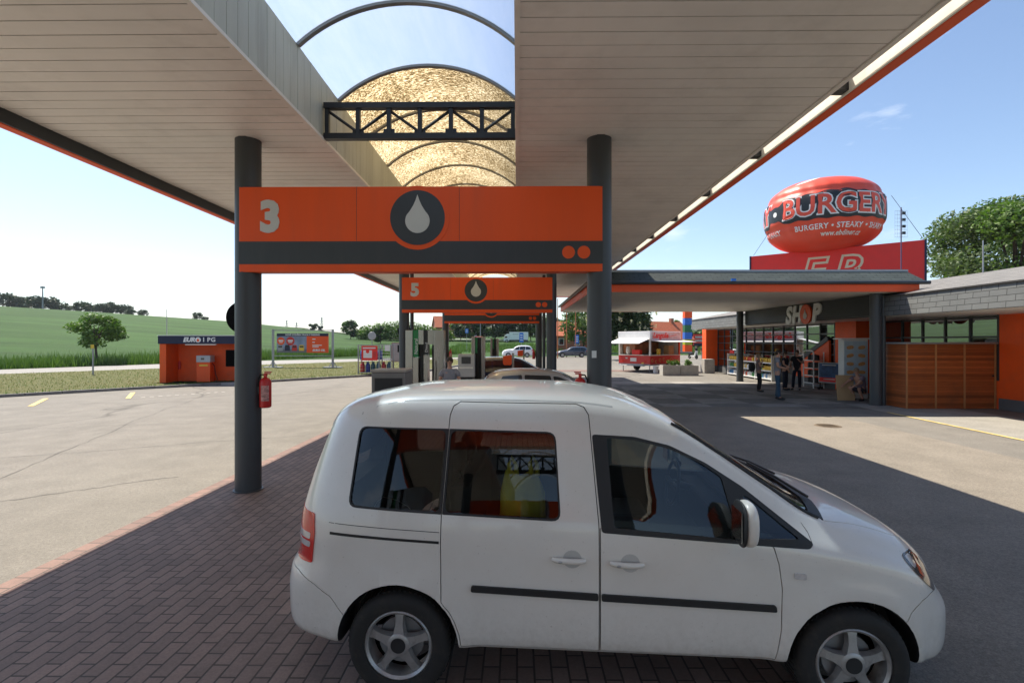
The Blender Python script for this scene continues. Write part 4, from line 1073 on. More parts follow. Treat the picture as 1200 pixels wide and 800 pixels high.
def slate(p,q,r,s,name,par,mat='shingle_green',th=.05):
    """sloped slate plane with its own local axes: u along eave, v up the slope"""
    p,q,r,s=map(Vector,(p,q,r,s)); u=(q-p).normalized(); n=u.cross(s-p).normalized(); v=n.cross(u)
    Mx=Matrix((u,v,n)).transposed().to_4x4(); Mx.translation=p; Mi=Mx.inverted()
    loc=[Mi@x for x in (p,q,r,s)]; m=MB(); m.prism([(a.x,a.y) for a in loc],'Z',-th,0)
    o=m.build(name,MT[mat],par); o.matrix_local=Mx; return o
T=.55
slate((EX0-.05,EY0-.05,4.06),(EX1+.28,EY0-.05,4.06),(EX1-.1,EY0+T,4.55),(EX0+T,EY0+T,4.55),'slate_slope',ec)
slate((EX0-.05,EY1+.05,4.06),(EX0-.05,EY0-.05,4.06),(EX0+T,EY0+T,4.55),(EX0+T,EY1-T,4.55),'slate_slope',ec)
slate((EX1,EY1+.05,4.06),(EX0-.05,EY1+.05,4.06),(EX0+T,EY1-T,4.55),(EX1,EY1-T,4.55),'slate_slope',ec)
mb=MB(); mb.box((EX0+T-.1,EY0+T-.1,4.46),(EX1,EY1-T+.1,4.54)); mb.build('roof_deck',MT['galv'],ec)
m=MB(); m.box((6.9,EY0-.15,4.10),(7.05,EY0-.11,4.17)); m.build('blue_tag',MT['bluesign'],ec)
s0=None
for (x,y,l) in ((12.1,17.4,'round grey column of the entrance canopy beside the wooden shed'),(12.0,27.7,'round grey column of the entrance canopy in front of the bottle shelves')):
    if s0 is None:
        s0=thing('entrance_column',l,'column',(x,y,.005),0,'columns of the entrance canopy')
        MB().lathe([(.175,0),(.175,EZ)],n=32).build('shaft',MT['colgrey'],s0); MB().lathe([(.2,0),(.2,.02),(.18,.025)],n=32).build('base_ring',MT['colgrey'],s0)
    else: dup(s0,(x,y,.005),label=l)
tag(MB().tube([(0,0,0),(0,0,3.7)],.07,12).build('rain_pipe',MT['colgrey'],loc=(12.34,17.38,.005)),'grey rain pipe right against the column by the wooden shed','rain pipe')

sh=thing('shop_building','long low petrol shop with slate roof, orange walls and gridded dark windows','shop',(14.2,20,0))
so_=Vector((14.2,20,0))
def sp(mb,name,mats,bevel=0,**k):
    mb.v=[(x-so_.x,y-so_.y,z) for x,y,z in mb.v]; return mb.build(name,mats,sh,bevel=bevel,**k)
FX=14.2; NX=15.3
# walls: orange blocks, plinths
def wallbox(a,b,name='wall',mat='orange_wall'): 
    m=MB(); m.box(a,b); return sp(m,name,MT[mat])
wallbox((FX,21.6,.0),(16.5,23.0,3.05)); wallbox((13.40,36.45,.45),(FX+.6,37.2,3.02)); wallbox((13.30,36.35,0),(FX+.65,37.3,.45),'plinth','plinth')
wallbox((NX,14.9,.35),(NX+.4,16.4,3.05)); wallbox((NX-.02,2,0),(NX+.42,16.4,.35),'plinth','plinth'); wallbox((NX,2,.352),(NX+.4,14.0,1.0))
wallbox((NX,16.402,.0),(NX+.4,21.6,.9))
wallbox((FX+.02,23.002,0),(FX+.4,36.34,.42),'plinth','plinth')
m=MB(); m.box((18.0,2,0),(18.2,36.4,2.98)); m.box((14.85,36.5,0),(18.0,36.7,2.98)); m.box((15.75,2,0),(18.0,2.3,2.98)); sp(m,'inner_wall',MT['interior'])
# sloping orange buttresses with black edge
def butt(x,pts,name):
    m=MB(); m.prism(pts,'X',x-.10,x-.003); sp(m,name,MT['orange_wall'])
    a,b=pts[0],pts[1]
    d=(Vector(b)-Vector(a)).normalized(); nrm=Vector((-d.y,d.x)); nrm=nrm if nrm.y>0 else -nrm
    q=[tuple(Vector(a)+nrm*.002),tuple(Vector(b)+nrm*.002),tuple(Vector(b)+nrm*.20),tuple(Vector(a)+nrm*.20)]
    m=MB(); m.prism(q,'X',x-.14,x-.004); sp(m,'black_edge',MT['black'])
butt(FX,[(26.2,.9),(23.3,2.2),(23.3,.42),(26.2,.42)],'buttress')
butt(NX,[(14.9,2.4),(13.6,.6),(13.6,.36),(14.9,.36)],'buttress')
# window grids
def grid(x,ya,yb,z0,z1,dy,zs):
    m=MB(); n=max(1,round((yb-ya)/dy))
    for i in range(n+1):
        y=ya+(yb-ya)*i/n; m.box((x,y-.035,z0),(x+.08,y+.035,z1))
    f=sp(m,'window_frame',MT['anthracite'])
    m=MB()
    for z in zs: m.box((x+.012,ya+.036,z-.03),(x+.07,yb-.036,z+.03))
    m.build('crossbars',MT['anthracite'],f).location=(-so_.x,-so_.y,0)
    m=MB(); m.quad((x+.04,ya,z0),(x+.04,yb,z0),(x+.04,yb,z1),(x+.04,ya,z1)); g=sp(m,'window_pane',MT['shopglass'],fix=False)
grid(FX,23.05,36.4,.42,3.0,1.15,(.45,.95,1.55,2.05,2.5,2.95))
grid(NX,16.45,21.55,.9,3.0,1.0,(.93,1.6,2.3,2.95))
grid(NX,6,14.85,1.0,3.0,.8,(1.03,1.7,2.3,2.95))
# doorway surround pipes in front of the orange block
# eave, fascia, roof
m=MB(); m.box((12.36,2,3.0),(20.2,36.3,3.03)); sp(m,'eave_soffit',MT['white'])
slate((12.3,36.3,3.0),(12.3,2,3.0),(12.36,2,3.66),(12.36,36.3,3.66),'slate_fascia',sh,'shingle').location-=so_
o=slate((12.3,36.35,3.665),(12.3,2,3.665),(16.4,2,4.58),(16.4,33.6,4.58),'roof',sh,'shingle_top',.04); o.location-=so_
o=slate((20.5,2,3.665),(20.5,36.35,3.665),(16.4,33.6,4.58),(16.4,2,4.58),'roof',sh,'shingle_top',.04); o.location-=so_
o=slate((20.5,36.35,3.665),(12.3,36.35,3.665),(16.4,33.6,4.58),(16.4,33.6,4.58-.0001),'roof',sh,'shingle_top',.04); o.location-=so_
o=slate((20.5,36.33,3.0),(12.3,36.33,3.0),(12.36,36.3,3.66),(20.5,36.3,3.66),'slate_fascia',sh,'shingle'); o.location-=so_
# dark SHOP band
sg=thing('shop_sign','dark fascia band with pale SHOP lettering and an orange drop for the letter O','sign',(12.27,22.6,3.05))
m=MB(); m.box((-.10,-4.95,0),(.0,4.85,.70)); m.build('sign_band',M('sign_black',(.016,.017,.018),.6),sg)
def mx_text(loc): return Matrix.Translation(loc)@Matrix(((0,0,-1,0),(-1,0,0,0),(0,1,0,0),(0,0,0,1)))
yS=-.55
for ch,dy in (('S',.95),('H',.30),('P',-1.12)):
    m=MB(); m.text(ch,1.0,mx_text((-.13,yS+dy,.22)),bold=.05,ext=.03,shear=.18); m.build('letter',MT['white'],sg)
m=MB(); m.lathe([(0,-.17),(.41,-.17),(.41,-.10)],c=(0,yS-.42,.24),n=36,axis='X'); m.build('orange_disc',MT['orange'],sg)
m=MB(); m.prism([(yS-.42+a,b) for a,b in drop(0,.17,.13)],'X',-.19,-.17); m.build('drop',MT['letter'],sg)

# wooden shed
sd_=thing('wooden_shed','low shed of varnished brown boards standing in front of the shop windows','shed',(12.45,16.5,.005))
m=MB(); m.box((0,0,0),(.95,.95,2.08)); 
m=MB(); m.box((.0,.002,0),(2.83,.95,2.06)); m.build('board_wall',MT['boards'],sd_)
for x in (0,.92,1.83,2.80):
    m=MB(); m.box((x-.02,-.025,0),(x+.03,.0,2.06)); m.build('corner_batten',M('shed_batten',(.42,.19,.07),.5),sd_) if x==0 else m.build('corner_batten',bpy.data.materials['shed_batten'],sd_)
m=MB(); m.box((-.08,-.08,2.065),(2.84,1.05,2.12)); m.build('shed_roof',MT['galv'],sd_)
m=MB(); m.ell((2.72,-.03,1.05),(.03,.03,.03),8,6); m.build('door_knob',MT['black'],sd_)

# red diner board with EB, and the inflatable burger
A_=Vector((15.2,33.4,0)); B_=Vector((22.1,28.0,0)); u_=(B_-A_).normalized(); L_=(B_-A_).length; rz_=math.atan2(u_.y,u_.x)
rb=thing('red_board_sign','big red board with cream EB letters rising behind the slate roof','sign',(A_.x,A_.y,4.3),rz_)
m=MB(); m.box((0,0,0),(L_,.35,3.36)); m.build('board',MT['redflat'],rb)
for x in (-.1,L_+.002):
    m=MB(); m.box((x,-.03,0),(x+.098,.38,3.38)); m.build('edge_post',MT['navy'],rb)
for ch,x in (('E',3.35),('B',5.15)):
    m=MB(); m.text(ch,2.3,xz((x,-.006,1.95)),bold=.12,ext=.01,shear=.25); lo=m.build('letter',MT['cream_letter'],rb)
    m=MB(); m.text(ch,2.3,xz((x,-.02,1.95)),bold=-.012,ext=.006,shear=.25); m.build('letter_inside',MT['redflat'],lo)
m=MB(); m.box((0,.5,-.4),(L_,6.0,3.2)); m.build('diner_wall',MT['redflat'],rb)
bc=Vector((18.55,31.3,9.68)); BR,BZ=3.15,2.12
bt=thing('inflatable_burger','giant inflatable red burger advertising balloon above the red board','balloon',bc,math.atan2(-bc.y,-bc.x)+R(90))
# local frame: -Y faces the camera; azimuth phi measured from -Y towards +X (viewer's right)
Pw=2.7
def brad(z):
    k=abs(z/BZ); r=BR*max(1e-4,(1-k**Pw))**(1/Pw)
    return r
def bpos(phi,z,o=0):
    r=(brad(z)+o)
    # seams between panels puff slightly
    r*=1+.010*abs(math.cos(phi*7))-.030*math.exp(-((z-.98)/.12)**2)-.030*math.exp(-((z+.85)/.12)**2)+.006*math.sin(phi*23+z*4)*math.exp(-((abs(z)-1.2)/.5)**2)
    return Vector((r*math.sin(phi),-r*math.cos(phi),z))
m=MB(); nu,nv=112,48; vs=[]
for i in range(nv+1):
    th=-math.pi/2+math.pi*i/nv; z=BZ*math.copysign(abs(math.sin(th))**(2/Pw),math.sin(th))
    for j in range(nu): vs.append(bpos(2*math.pi*j/nu,z*.9999))
m.add(vs,[(i*nu+j,i*nu+(j+1)%nu,(i+1)*nu+(j+1)%nu,(i+1)*nu+j) for i in range(nv) for j in range(nu)],0,True)
m.build('envelope',MT['inflred'],bt,ang=80)
def band(phis,lo,hi,o,name,mat,parts=10):
    m=MB(); vs=[];k=parts+1
    for p in phis:
        for q in range(k):
            z=lo(p)+(hi(p)-lo(p))*q/parts; vs.append(bpos(p,z,o))
    m.add(vs,[(i*k+q,(i+1)*k+q,(i+1)*k+q+1,i*k+q+1) for i in range(len(phis)-1) for q in range(parts)],0,True)
    return m.build(name,mat,bt,fix=False,ang=80)
def smst(a,b,x):
    t=max(0,min(1,(x-a)/(b-a))); return t*t*(3-2*t)
pc=R(17)
def hump(p):
    p=(p+math.pi-R(-10))%R(158)  # repeats round the balloon
    return p
def hi(p):
    q=math.degrees(p)
    return .40+.34*smst(-46,-38,q)*(1-smst(76,84,q))+.16*math.exp(-((q-16)/20)**2)+.05*math.sin(q*.35)+ (.34*(1-smst(-64,-58,q)) )
def lo(p):
    q=math.degrees(p)
    return -.42-.26*smst(-46,-38,q)*(1-smst(76,84,q))-.03*math.sin(q*.35)-(.26*(1-smst(-64,-58,q)))
band([R(a) for a in range(-130,131,2)],lo,hi,.012,'black_band',MT['inflblack'])
def wr(z0,c,o,curve=0.0):
    def f(v):
        phi=R(c)+v.x/BR; return bpos(phi,v.y+z0+curve*(v.x/BR)**2,o+v.z)
    return f
bl='black_band'
for txt,c in (('BURGERY',19),('BURGERY',-118),('BURGERY',148)):
    m=MB(); m.text(txt,1.52,None,bold=.10,ext=.004,warp=wr(.05,c,.022),space=.99); o=m.build('lettering_outline',MT['white'],bt,fix=False)
    m=MB(); m.text(txt,1.52,None,bold=.03,ext=.004,warp=wr(.05,c,.036),space=.99); m.build('lettering',MT['inflred'],bt,fix=False)
m=MB(); m.lathe([(0,0),(.15,0)],n=20); m.v=[tuple(bpos(R(-49)+x/BR,.0+y,.03)) for x,y,z in m.v]; m.build('dot',MT['white'],bt,fix=False)
for txt,s,z,c in (('BURGERY • STEAKY • SHAKY',.40,-1.10,22),('www.ebdiner.cz',.34,-1.47,20),('STEAKY • SHAKY',.40,-1.10,-75)):
    m=MB(); m.text(txt,s,None,bold=.008,ext=.002,warp=wr(z,c,.02),space=1.08); m.build('small_lettering',MT['white'],bt,fix=False)
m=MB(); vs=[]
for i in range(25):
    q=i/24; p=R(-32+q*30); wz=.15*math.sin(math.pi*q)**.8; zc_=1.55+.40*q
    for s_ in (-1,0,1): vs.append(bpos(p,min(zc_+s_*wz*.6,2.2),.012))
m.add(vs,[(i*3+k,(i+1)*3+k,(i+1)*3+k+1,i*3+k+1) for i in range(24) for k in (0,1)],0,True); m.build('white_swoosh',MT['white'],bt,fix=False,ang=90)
w0=MB()
for a,b in (((15.9,30.2,10.2),(15.3,33.3,7.7)),((21.7,29.9,10.6),(22.2,28.1,7.6))): 
    m=MB(); m.cyl(a,b,.012,n=5); tag(m.build('guy_rope',MT['black']),'thin rope holding the inflatable burger, '+('at its left end' if a[0]<18 else 'at its right end by the aerial'),'rope','ropes holding the balloon')
# aerial mast
ax=thing('tv_aerial','thin mast with a television aerial grid on the shop roof before the red board','aerial',(PX(1056,23.5),23.5,4.0))
m=MB(); m.cyl((0,0,0),(0,0,4.25),.025,n=8); m.build('mast',M('mast_violet',(.10,.07,.14),.5),ax)
m=MB()
for k in range(8): m.cyl((-.28,0,2.9+k*.17),(.28,0,2.9+k*.17),.006,n=5)
for k in range(6): m.cyl((-.28+k*.112,0.0,2.9),(-.28+k*.112,0.0,4.1),.004,n=5)
m.build('grid_reflector',MT['galv'],ax)
for k in range(4): m=MB(); m.box((-.05,-.16,3.0+k*.3),(.09,-.12,3.12+k*.3)); m.cyl((0,-.14,3.06+k*.3),(0,0,3.06+k*.3),.008,n=5); m.build('dipole',MT['black'],ax)
m=MB(); m.cyl((0,0,0),(0,0,1.62),.03,.02,n=6); tag(m.build('roof_pole',MT['galv'],loc=(PX(1152,18),18,4.05)),'short pale pole standing on the slate roof before the big tree','pole')

# ---- goods in front of the shop ----
ds=thing('display_shelf','long low white display shelf of bottled car fluids along the shop windows','shelf',(13.55,27.4,.006))
LS=5.7
for k,z in enumerate((.12,.55,.98)):
    m=MB(); m.box((0,0,z-.02),(.42,LS,z)); m.box((-.015,0,z-.03),(-.001,LS,z+.03)); m.build('shelf_board',MT['white'],ds)
for y in (0,1.9,3.8,LS):
    m=MB(); m.box((-.02,y-.02,0),(.44,y+.02,1.38)); m.build('upright',MT['white'],ds)
protos={}
def bottle(kind):
    m=MB(); w=.075
    m.box((-w,-.085,0),(w,.085,.24)); m.lathe([(.03,.24),(.03,.28),(0,.28)],n=8)
    return m.build('fluid_bottle',MT[kind],bevel=.02)
kinds=['gallonyellow','gallonwhite','gallonred','greenlabel','gallonblue']
names={'gallonyellow':'yellow','gallonwhite':'white','gallonred':'red','greenlabel':'green','gallonblue':'blue'}
tier=[['gallonwhite','gallonblue','greenlabel','gallonwhite','gallonred'],['gallonyellow','gallonyellow','greenlabel','gallonwhite'],['gallonyellow','gallonyellow','gallonyellow','gallonred']]
tn=['bottom','middle','top']
for k,z in enumerate((.12,.55,.98)):
    n=26
    for i in range(n):
        y=27.55+i*(LS-.3)/n+.05; kd=tier[k][(i//4+ (i*7)%3//2)%len(tier[k])]
        lab=f'{names[kd]} car fluid bottle on the {tn[k]} tier of the white display shelf'
        if kd not in protos: o=protos[kd]=bottle(kd)
        else: o=protos[kd].copy(); COL.objects.link(o)
        o.location=(13.55+.11+random.uniform(-.02,.02),y,z+.006); o.rotation_euler[2]=random.uniform(-.2,.2)
        tag(o,lab,'bottle',f'bottles on the {tn[k]} tier of the display shelf')
m=MB(); m.box((-.02,-.3,0),(.02,.3,.2)); tag(m.build('price_card',MT['redflat'],loc=(13.62,32.6,1.40)),'small red card standing on the far end of the display shelf','card')
rk=thing('wire_rack','narrow white rack of dark goods beside the orange shop wall','rack',(13.55,23.55,.006))
for z in (.2,.55,.9,1.25): m=MB(); m.box((0,0,z),(.5,.85,z+.03)); m.build('shelf_board',MT['white'],rk)
for y in (0,.82): m=MB(); m.box((0,y,0),(.04,y+.04,1.65)); m.build('upright',MT['white'],rk); m=MB(); m.box((.46,y,0),(.5,y+.04,1.65)); m.build('upright',MT['white'],rk)
m=MB(); m.tube([(.02,.0,1.62),(.02,.15,1.72),(.02,.7,1.72),(.02,.85,1.62)],.025,8); m.build('rack_top',MT['white'],rk)
q0=None
for z in (.23,.58,.93,1.28):
    for k in range(3):
        lab='dark canister standing on the narrow white rack by the orange wall'
        if q0 is None:
            q0=tag(MB().lathe([(0,0),(.10,0),(.11,.02),(.11,.2),(.06,.25),(.04,.25),(0,.25)],n=14).build('canister',MT['trim'],loc=(13.8,23.72,z+.007)),lab,'canister','canisters on the narrow rack')
        else: dup(q0,(13.8,23.72+k*.26,z+.007))
ab=thing('advert_stand','framed blue and red advert on a wheeled stand at the shop wall','sign',(13.75,22.7,.006),R(-60))
m=MB(); m.box((-.48,0,.30),(.48,.05,1.22)); m.build('frame',MT['galv'],ab,bevel=.01)
m=MB(); m.box((-.43,-.006,.55),(.43,0,1.17)); m.build('blue_panel',M('ad_blue',(.03,.08,.20),.4,var=.6,vs=4),ab)
m=MB(); m.box((-.43,-.008,.36),(.43,0,.548)); m.build('red_panel',MT['redflat'],ab)
for z,w_ in ((1.08,.30),(.46,.24)): m=MB(); m.box((-w_,-.012,z),(w_,-.009,z+.035)); m.build('white_line',MT['paper'],ab)
for x in (-.4,.4): m=MB(); m.box((x-.02,-.15,.06),(x+.02,.2,.12)); m.cyl((x-.03,-.1,.06),(x+.03,-.1,.06),.06,n=12); m.cyl((x-.03,.15,.06),(x+.03,.15,.06),.06,n=12); m.box((x-.015,.01,.1),(x+.015,.04,.32)); m.build('wheeled_foot',MT['black'],ab)
mbd=thing('menu_board','tall white board with snack pictures behind the crouching man','sign',(12.75,19.4,.006),R(-8))
m=MB(); m.box((-.42,0,.0),(.42,.45,2.22)); m.build('cabinet',MT['paper'],mbd,bevel=.015)
m=MB(); m.box((-.40,-.004,.5),(.40,0,2.16)); m.build('picture_panel',M('menu_pale_blue',(.45,.55,.60),.5,var=.1),mbd)
rr=random.Random(3)
for i in range(5):
    for j in range(2):
        m=MB(); x,z=-.2+j*.4,.68+i*.31; m.ell((x,-.008,z),(.13,.006,.07),14,6,0,2.5,Matrix.Rotation(rr.uniform(-.3,.3),4,'Y')); m.build('snack_picture',MT['snack'],mbd)
m=MB(); m.box((-.56,-.14,2.225),(.50,.55,2.27)); m.build('top_canopy',MT['white'],mbd)
m=MB(); m.box((-.30,0,0),(.30,.02,.92),M=Matrix.Rotation(R(-9),4,'X')); tag(m.build('cardboard_sheet',MT['card'],loc=(11.98,18.75,.01),rz=R(-5)),'brown cardboard sheet leaning upright behind the crouching man','cardboard')
m=MB(); m.box((-.22,-.01,.0),(.22,.01,.75)); tag(m.build('small_poster',MT['paper'],loc=(13.85,21.55,.42),rz=R(-60)),'small pale poster low on the orange wall beside the blue and red advert','poster')

# ================= FOOD TRAILER =================
tl=thing('food_trailer','red and white street food trailer with open hatches and white awnings','trailer',(9.2,35.5,.006),R(37))
TX,TY=3.4,2.86
m=MB(); m.box((.0,.0,.46),(TX,TY,.56)); m.build('chassis',MT['galv'],tl)
for a,b in (((0,-.001,.562),(TX,.05,1.15)),((-.001,.052,.562),(.05,TY,1.15)),((TX-.05,.052,.562),(TX,TY,2.3)),((.052,TY-.05,.562),(TX-.052,TY,2.3))):
    m=MB(); m.box(a,b); m.build('side_panel',MT['red'] if b[2]<2 else MT['white'],tl,bevel=.01)
for x,y in ((0,0),(TX-.1,0),(0,TY-.1)): m=MB(); m.box((x,y-.004,1.152),(x+.1,y+.1,2.25)); m.build('corner_post',MT['white'] if x==0 else MT['orange'],tl)
m=MB(); m.box((-.03,-.03,2.25),(TX+.03,TY+.03,2.86)); m.build('top_band',MT['white'],tl,bevel=.02)
m=MB(); m.box((.1,-.05,1.152),(TX-.1,.5,1.20)); m.build('counter',MT['cream'],tl); m=MB(); m.box((-.05,.51,1.152),(.5,TY-.1,1.20)); m.build('counter',MT['cream'],tl)
for (p,q,r,s) in (((.05,-.04,2.24),(TX+.3,-.04,2.24),(TX+.3,-1.15,2.12),(.05,-1.15,2.12)),((-.04,TY,2.36),(-.04,0,2.36),(-1.2,-.0,2.02),(-1.2,TY,2.02))):
    m=MB(); m.add([p,q,r,s]+[(a,b,c-.03) for a,b,c in (p,q,r,s)],[(0,1,2,3),(7,6,5,4),(0,4,5,1),(1,5,6,2),(2,6,7,3),(3,7,4,0)]); m.build('awning',MT['white'],tl)
m=MB(); m.box((.12,-.034,2.31),(TX-.05,-.031,2.80)); m.build('banner',M('banner_pink',(.62,.44,.40),.5,var=.25,vs=3),tl)
m=MB(); m.text('Langoše',.52,xz((1.1,-.036,2.56)),bold=.02,ext=.004,shear=.3); m.build('lettering',MT['redflat'],tl)
m=MB(); m.tube([(1.75,-.034,2.45),(2.2,-.036,2.5),(2.9,-.036,2.62)],.02,5); m.build('red_flourish',MT['redflat'],tl)
rr=random.Random(9)
for i in range(8):
    m=MB(); cx=.22+i*.42; cz=.80+rr.uniform(-.08,.12); s=rr.uniform(.07,.13)
    pts=[(cx+s*math.cos(a),-.012,cz+s*math.sin(a)) for a in np.linspace(rr.uniform(0,1),5.2+rr.uniform(0,1),18)]; m.tube(pts,.022,6); m.build('ring_picture',MT['snack'],tl)
for y,z,mt_ in ((.4,.75,'redlens'),(2.45,.75,'redlens'),(2.1,.95,'clearlens'),(.65,.62,'yellow')): m=MB(); m.box((-.02,y-.09,z-.05),(0,y+.09,z+.05)); m.build('tail_light',MT[mt_],tl)
m=MB(); m.box((-.02,1.2,.72),(-.002,1.75,.98)); m.build('number_plate',MT['paper'],tl)
for x in (1.9,): wheel(tl,x,.02,-1,.30,.17,.2,detail=False); wheel(tl,x,TY-.02,1,.30,.17,.2,detail=False)
m=MB(); m.tube([(-.05,.3,.5),(-.35,.3,.45),(-.35,2.5,.45),(-.05,2.5,.5)],.035,8); m.build('rear_bumper',MT['galv'],tl)
for x,y in ((.2,.2),(.2,2.6),(3.2,.2)): m=MB(); m.cyl((x,y,0),(x,y,.46),.03,n=8); m.build('support_leg',MT['galv'],tl)
m=MB(); m.box((.2,.10,1.5),(1.0,.3,2.1)); 
for (a,b,mt_,nm,lab,cat) in (((1.2,.2,1.206),(1.42,.4,1.62),'yellow','mustard_tub','yellow sauce tub on the trailer counter','tub'),((2.4,.25,1.206),(3.0,.7,1.85),'card','carton','brown carton on the trailer counter','carton'),((.15,1.05,1.206),(.45,1.75,1.55),'redflat','red_box','red box on the end counter of the trailer','box')):
    m=MB(); m.box(a,b); o=m.build(nm,MT[mt_],bevel=.02); o.location=(9.2,35.5,.006); o.rotation_euler[2]=R(37); tag(o,lab,cat)
m=MB(); m.box((.3,1.6,1.3),(3.0,2.7,2.1)); m.build('kitchen_unit',M('kitchen_copper',(.34,.14,.06),.5,var=.5,vs=3),tl)
m=MB(); m.ell((0,0,.3),(.16,.16,.3),12,8,0,3); o=m.build('dispenser',MT['white'],loc=(0,0,0)); o.location=Matrix.Translation((9.2,35.5,0))@Matrix.Rotation(R(37),4,'Z')@Vector((.3,2.2,1.21)); tag(o,'white drink dispenser on the end counter of the trailer','dispenser')
m=MB(); m.lathe([(0,0),(.16,0),(.19,.45),(.2,.47),(.17,.47),(.16,.4),(0,.05)],n=20); o=m.build('waste_bucket',MT['white'],loc=(9.45,35.0,.006)); tag(o,'white bucket on the ground under the trailer corner','bucket')
# planters
pl=None
for k,(px,l) in enumerate(((9.7,'left concrete planter box in front of the food trailer'),(10.83,'right concrete planter box in front of the food trailer'))):
    m=MB(); w_,d_,h_=.55,.38,.64
    m.box((-w_,-d_,0),(w_,-d_+.07,h_)); m.box((-w_,d_-.07,0),(w_,d_,h_)); m.box((-w_,-d_+.071,0),(-w_+.07,d_-.071,h_)); m.box((w_-.07,-d_+.071,0),(w_,d_-.071,h_)); m.box((-w_+.07,-d_+.07,.4),(w_-.07,d_-.07,.55),1)
    t=thing('concrete_planter',l,'planter',(px,32.6,.006),0,'concrete planters by the trailer'); m.build('trough',[MT['concrete'],MT['soil']],t)
m=MB(); m.box((-.35,-.3,0),(.35,.3,.95)); tag(m.build('concrete_block',MT['concrete'],loc=(13.0,35.0,.006),bevel=.03),'upright grey concrete block beside the orange end wall of the shop','block')
# ================= PUMPS AND ISLAND FURNITURE =================
MT['steelp']=M('pump_steel',(.36,.345,.32),.24,metal=.7,var=.1,vs=3,streak=True)
def hose(t,x,y,z0,z1,s=1):
    m=MB(); m.tube([(x,y,z0),(x+.03*s,y-.09,z0-.1),(x+.05*s,y-.12,(z0+z1)/2),(x+.04*s,y-.10,z1+.1),(x+.09*s,y-.09,z1),(x+.13*s,y-.07,z1+.15),(x+.10*s,y-.05,z1+.45)],.014,7); m.build('hose',MT['rubber'],t)
    m=MB(); m.box((x+.07*s-.02,y-.09,z1+.45),(x+.07*s+.03,y-.03,z1+.62)); m.tube([(x+.075*s,y-.06,z1+.60),(x+.10*s,y-.12,z1+.66)],.012,6); m.build('nozzle',MT['black'],t)
def pump(loc,label,full=True,group='fuel pumps on the islands'):
    t=thing('fuel_pump',label,'fuel pump',loc,0,group)
    H_=2.52 if full else 2.3
    if full:
        m=MB(); m.box((0,0,0),(.24,.5,H_)); m.build('steel_column',MT['steelp'],t,bevel=.015)
        m=MB(); m.box((.95,0,0),(1.27,.5,H_)); m.build('steel_cabinet',MT['steelp'],t,bevel=.015)
        m=MB(); m.box((.245,.03,1.62),(.425,.45,H_)); g=m.build('green_strip',MT['green'],t,bevel=.01)
        m=MB(); m.text('Natural',.17,Matrix.Translation((.36,.026,1.72))@Matrix.Rotation(R(-90),4,'Y')@Matrix.Rotation(R(90),4,'X'),ext=.002,align='LEFT'); m.build('lettering',MT['paper'],g)
        m=MB(); m.box((.245,.03,0),(.425,.45,1.60)); m.build('lower_panel',MT['steelp'],t)
        m=MB(); m.box((.43,.03,2.05),(.60,.45,H_)); m.build('upper_panel',MT['steelp'],t)
        m=MB(); m.box((.43,.16,.1),(.60,.40,2.045)); m.build('hose_bay',MT['black'],t)
        m=MB(); m.box((.605,.03,1.70),(.74,.45,H_)); g=m.build('black_strip',MT['black'],t)
        m=MB(); m.text('Diesel',.13,Matrix.Translation((.70,.026,1.78))@Matrix.Rotation(R(-90),4,'Y')@Matrix.Rotation(R(90),4,'X'),ext=.002,align='LEFT'); m.build('lettering',MT['paper'],g)
        m=MB(); m.box((.605,.03,0),(.74,.45,1.69)); m.build('lower_panel',MT['steelp'],t)
        m=MB(); m.box((.745,.03,2.04),(.945,.45,H_)); m.build('upper_panel',MT['steelp'],t)
        m=MB(); m.box((.86,.18,.1),(.945,.40,2.03)); m.build('hose_bay',MT['black'],t)
        hose(t,.50,.10,1.9,.55); hose(t,.88,.10,1.9,.6,.6)
        m=MB(); m.box((.30,-.05,.40),(.38,.03,.62)); m.build('nozzle_boot',MT['black'],t); m=MB(); m.box((.63,-.05,.40),(.72,.03,.62)); m.build('nozzle_boot',MT['black'],t)
        m=MB(); m.tube([(1.02,-.005,1.5),(1.03,-.02,1.2),(1.02,-.02,.9),(1.04,-.005,.6)],.012,6); m.build('cable',MT['rubber'],t)
    else:
        m=MB(); m.box((0,0,0),(.12,.45,H_)); m.build('steel_column',MT['steelp'],t,bevel=.01)
        m=MB(); m.box((.33,0,0),(.45,.45,H_)); m.build('steel_column',MT['steelp'],t,bevel=.01)
        m=MB(); m.box((.125,.12,.1),(.325,.4,H_-.02)); m.build('hose_bay',MT['black'],t)
        m=MB(); m.box((.125,.05,H_-.55),(.20,.12,H_-.02)); m.build('green_strip',MT['green'],t)
        hose(t,.20,.08,1.9,.6); hose(t,.28,.08,1.9,.7,.5)
        m=MB(); m.box((.02,-.01,1.15),(.10,0,1.3)); m.build('display',MT['lampdark'],t)
    return t
pump((-3.72,17.0,.01),'tall steel fuel pump with green Natural and black Diesel strips, left of the seated lane')
bpy.data.objects['fuel_pump']['label']='tall wide steel fuel pump with a green strip beside the second left column'
pc_=pump((-1.54,17.2,.01),'narrow steel and black fuel pump right of the payment terminal',False)
dup(pc_,(-1.45,27.6,.01),label='farthest narrow fuel pump under the third lane sign')
pump((-3.6,-3.1,.01),'steel fuel pump behind the viewer, mirrored in the van windows')
dup(pc_,(-.6,-3.0,.01),label='narrow fuel pump behind the viewer, mirrored in the van windows')
dup(pc_,(-2.4,-13.2,.01),label='narrow fuel pump farthest behind the viewer')
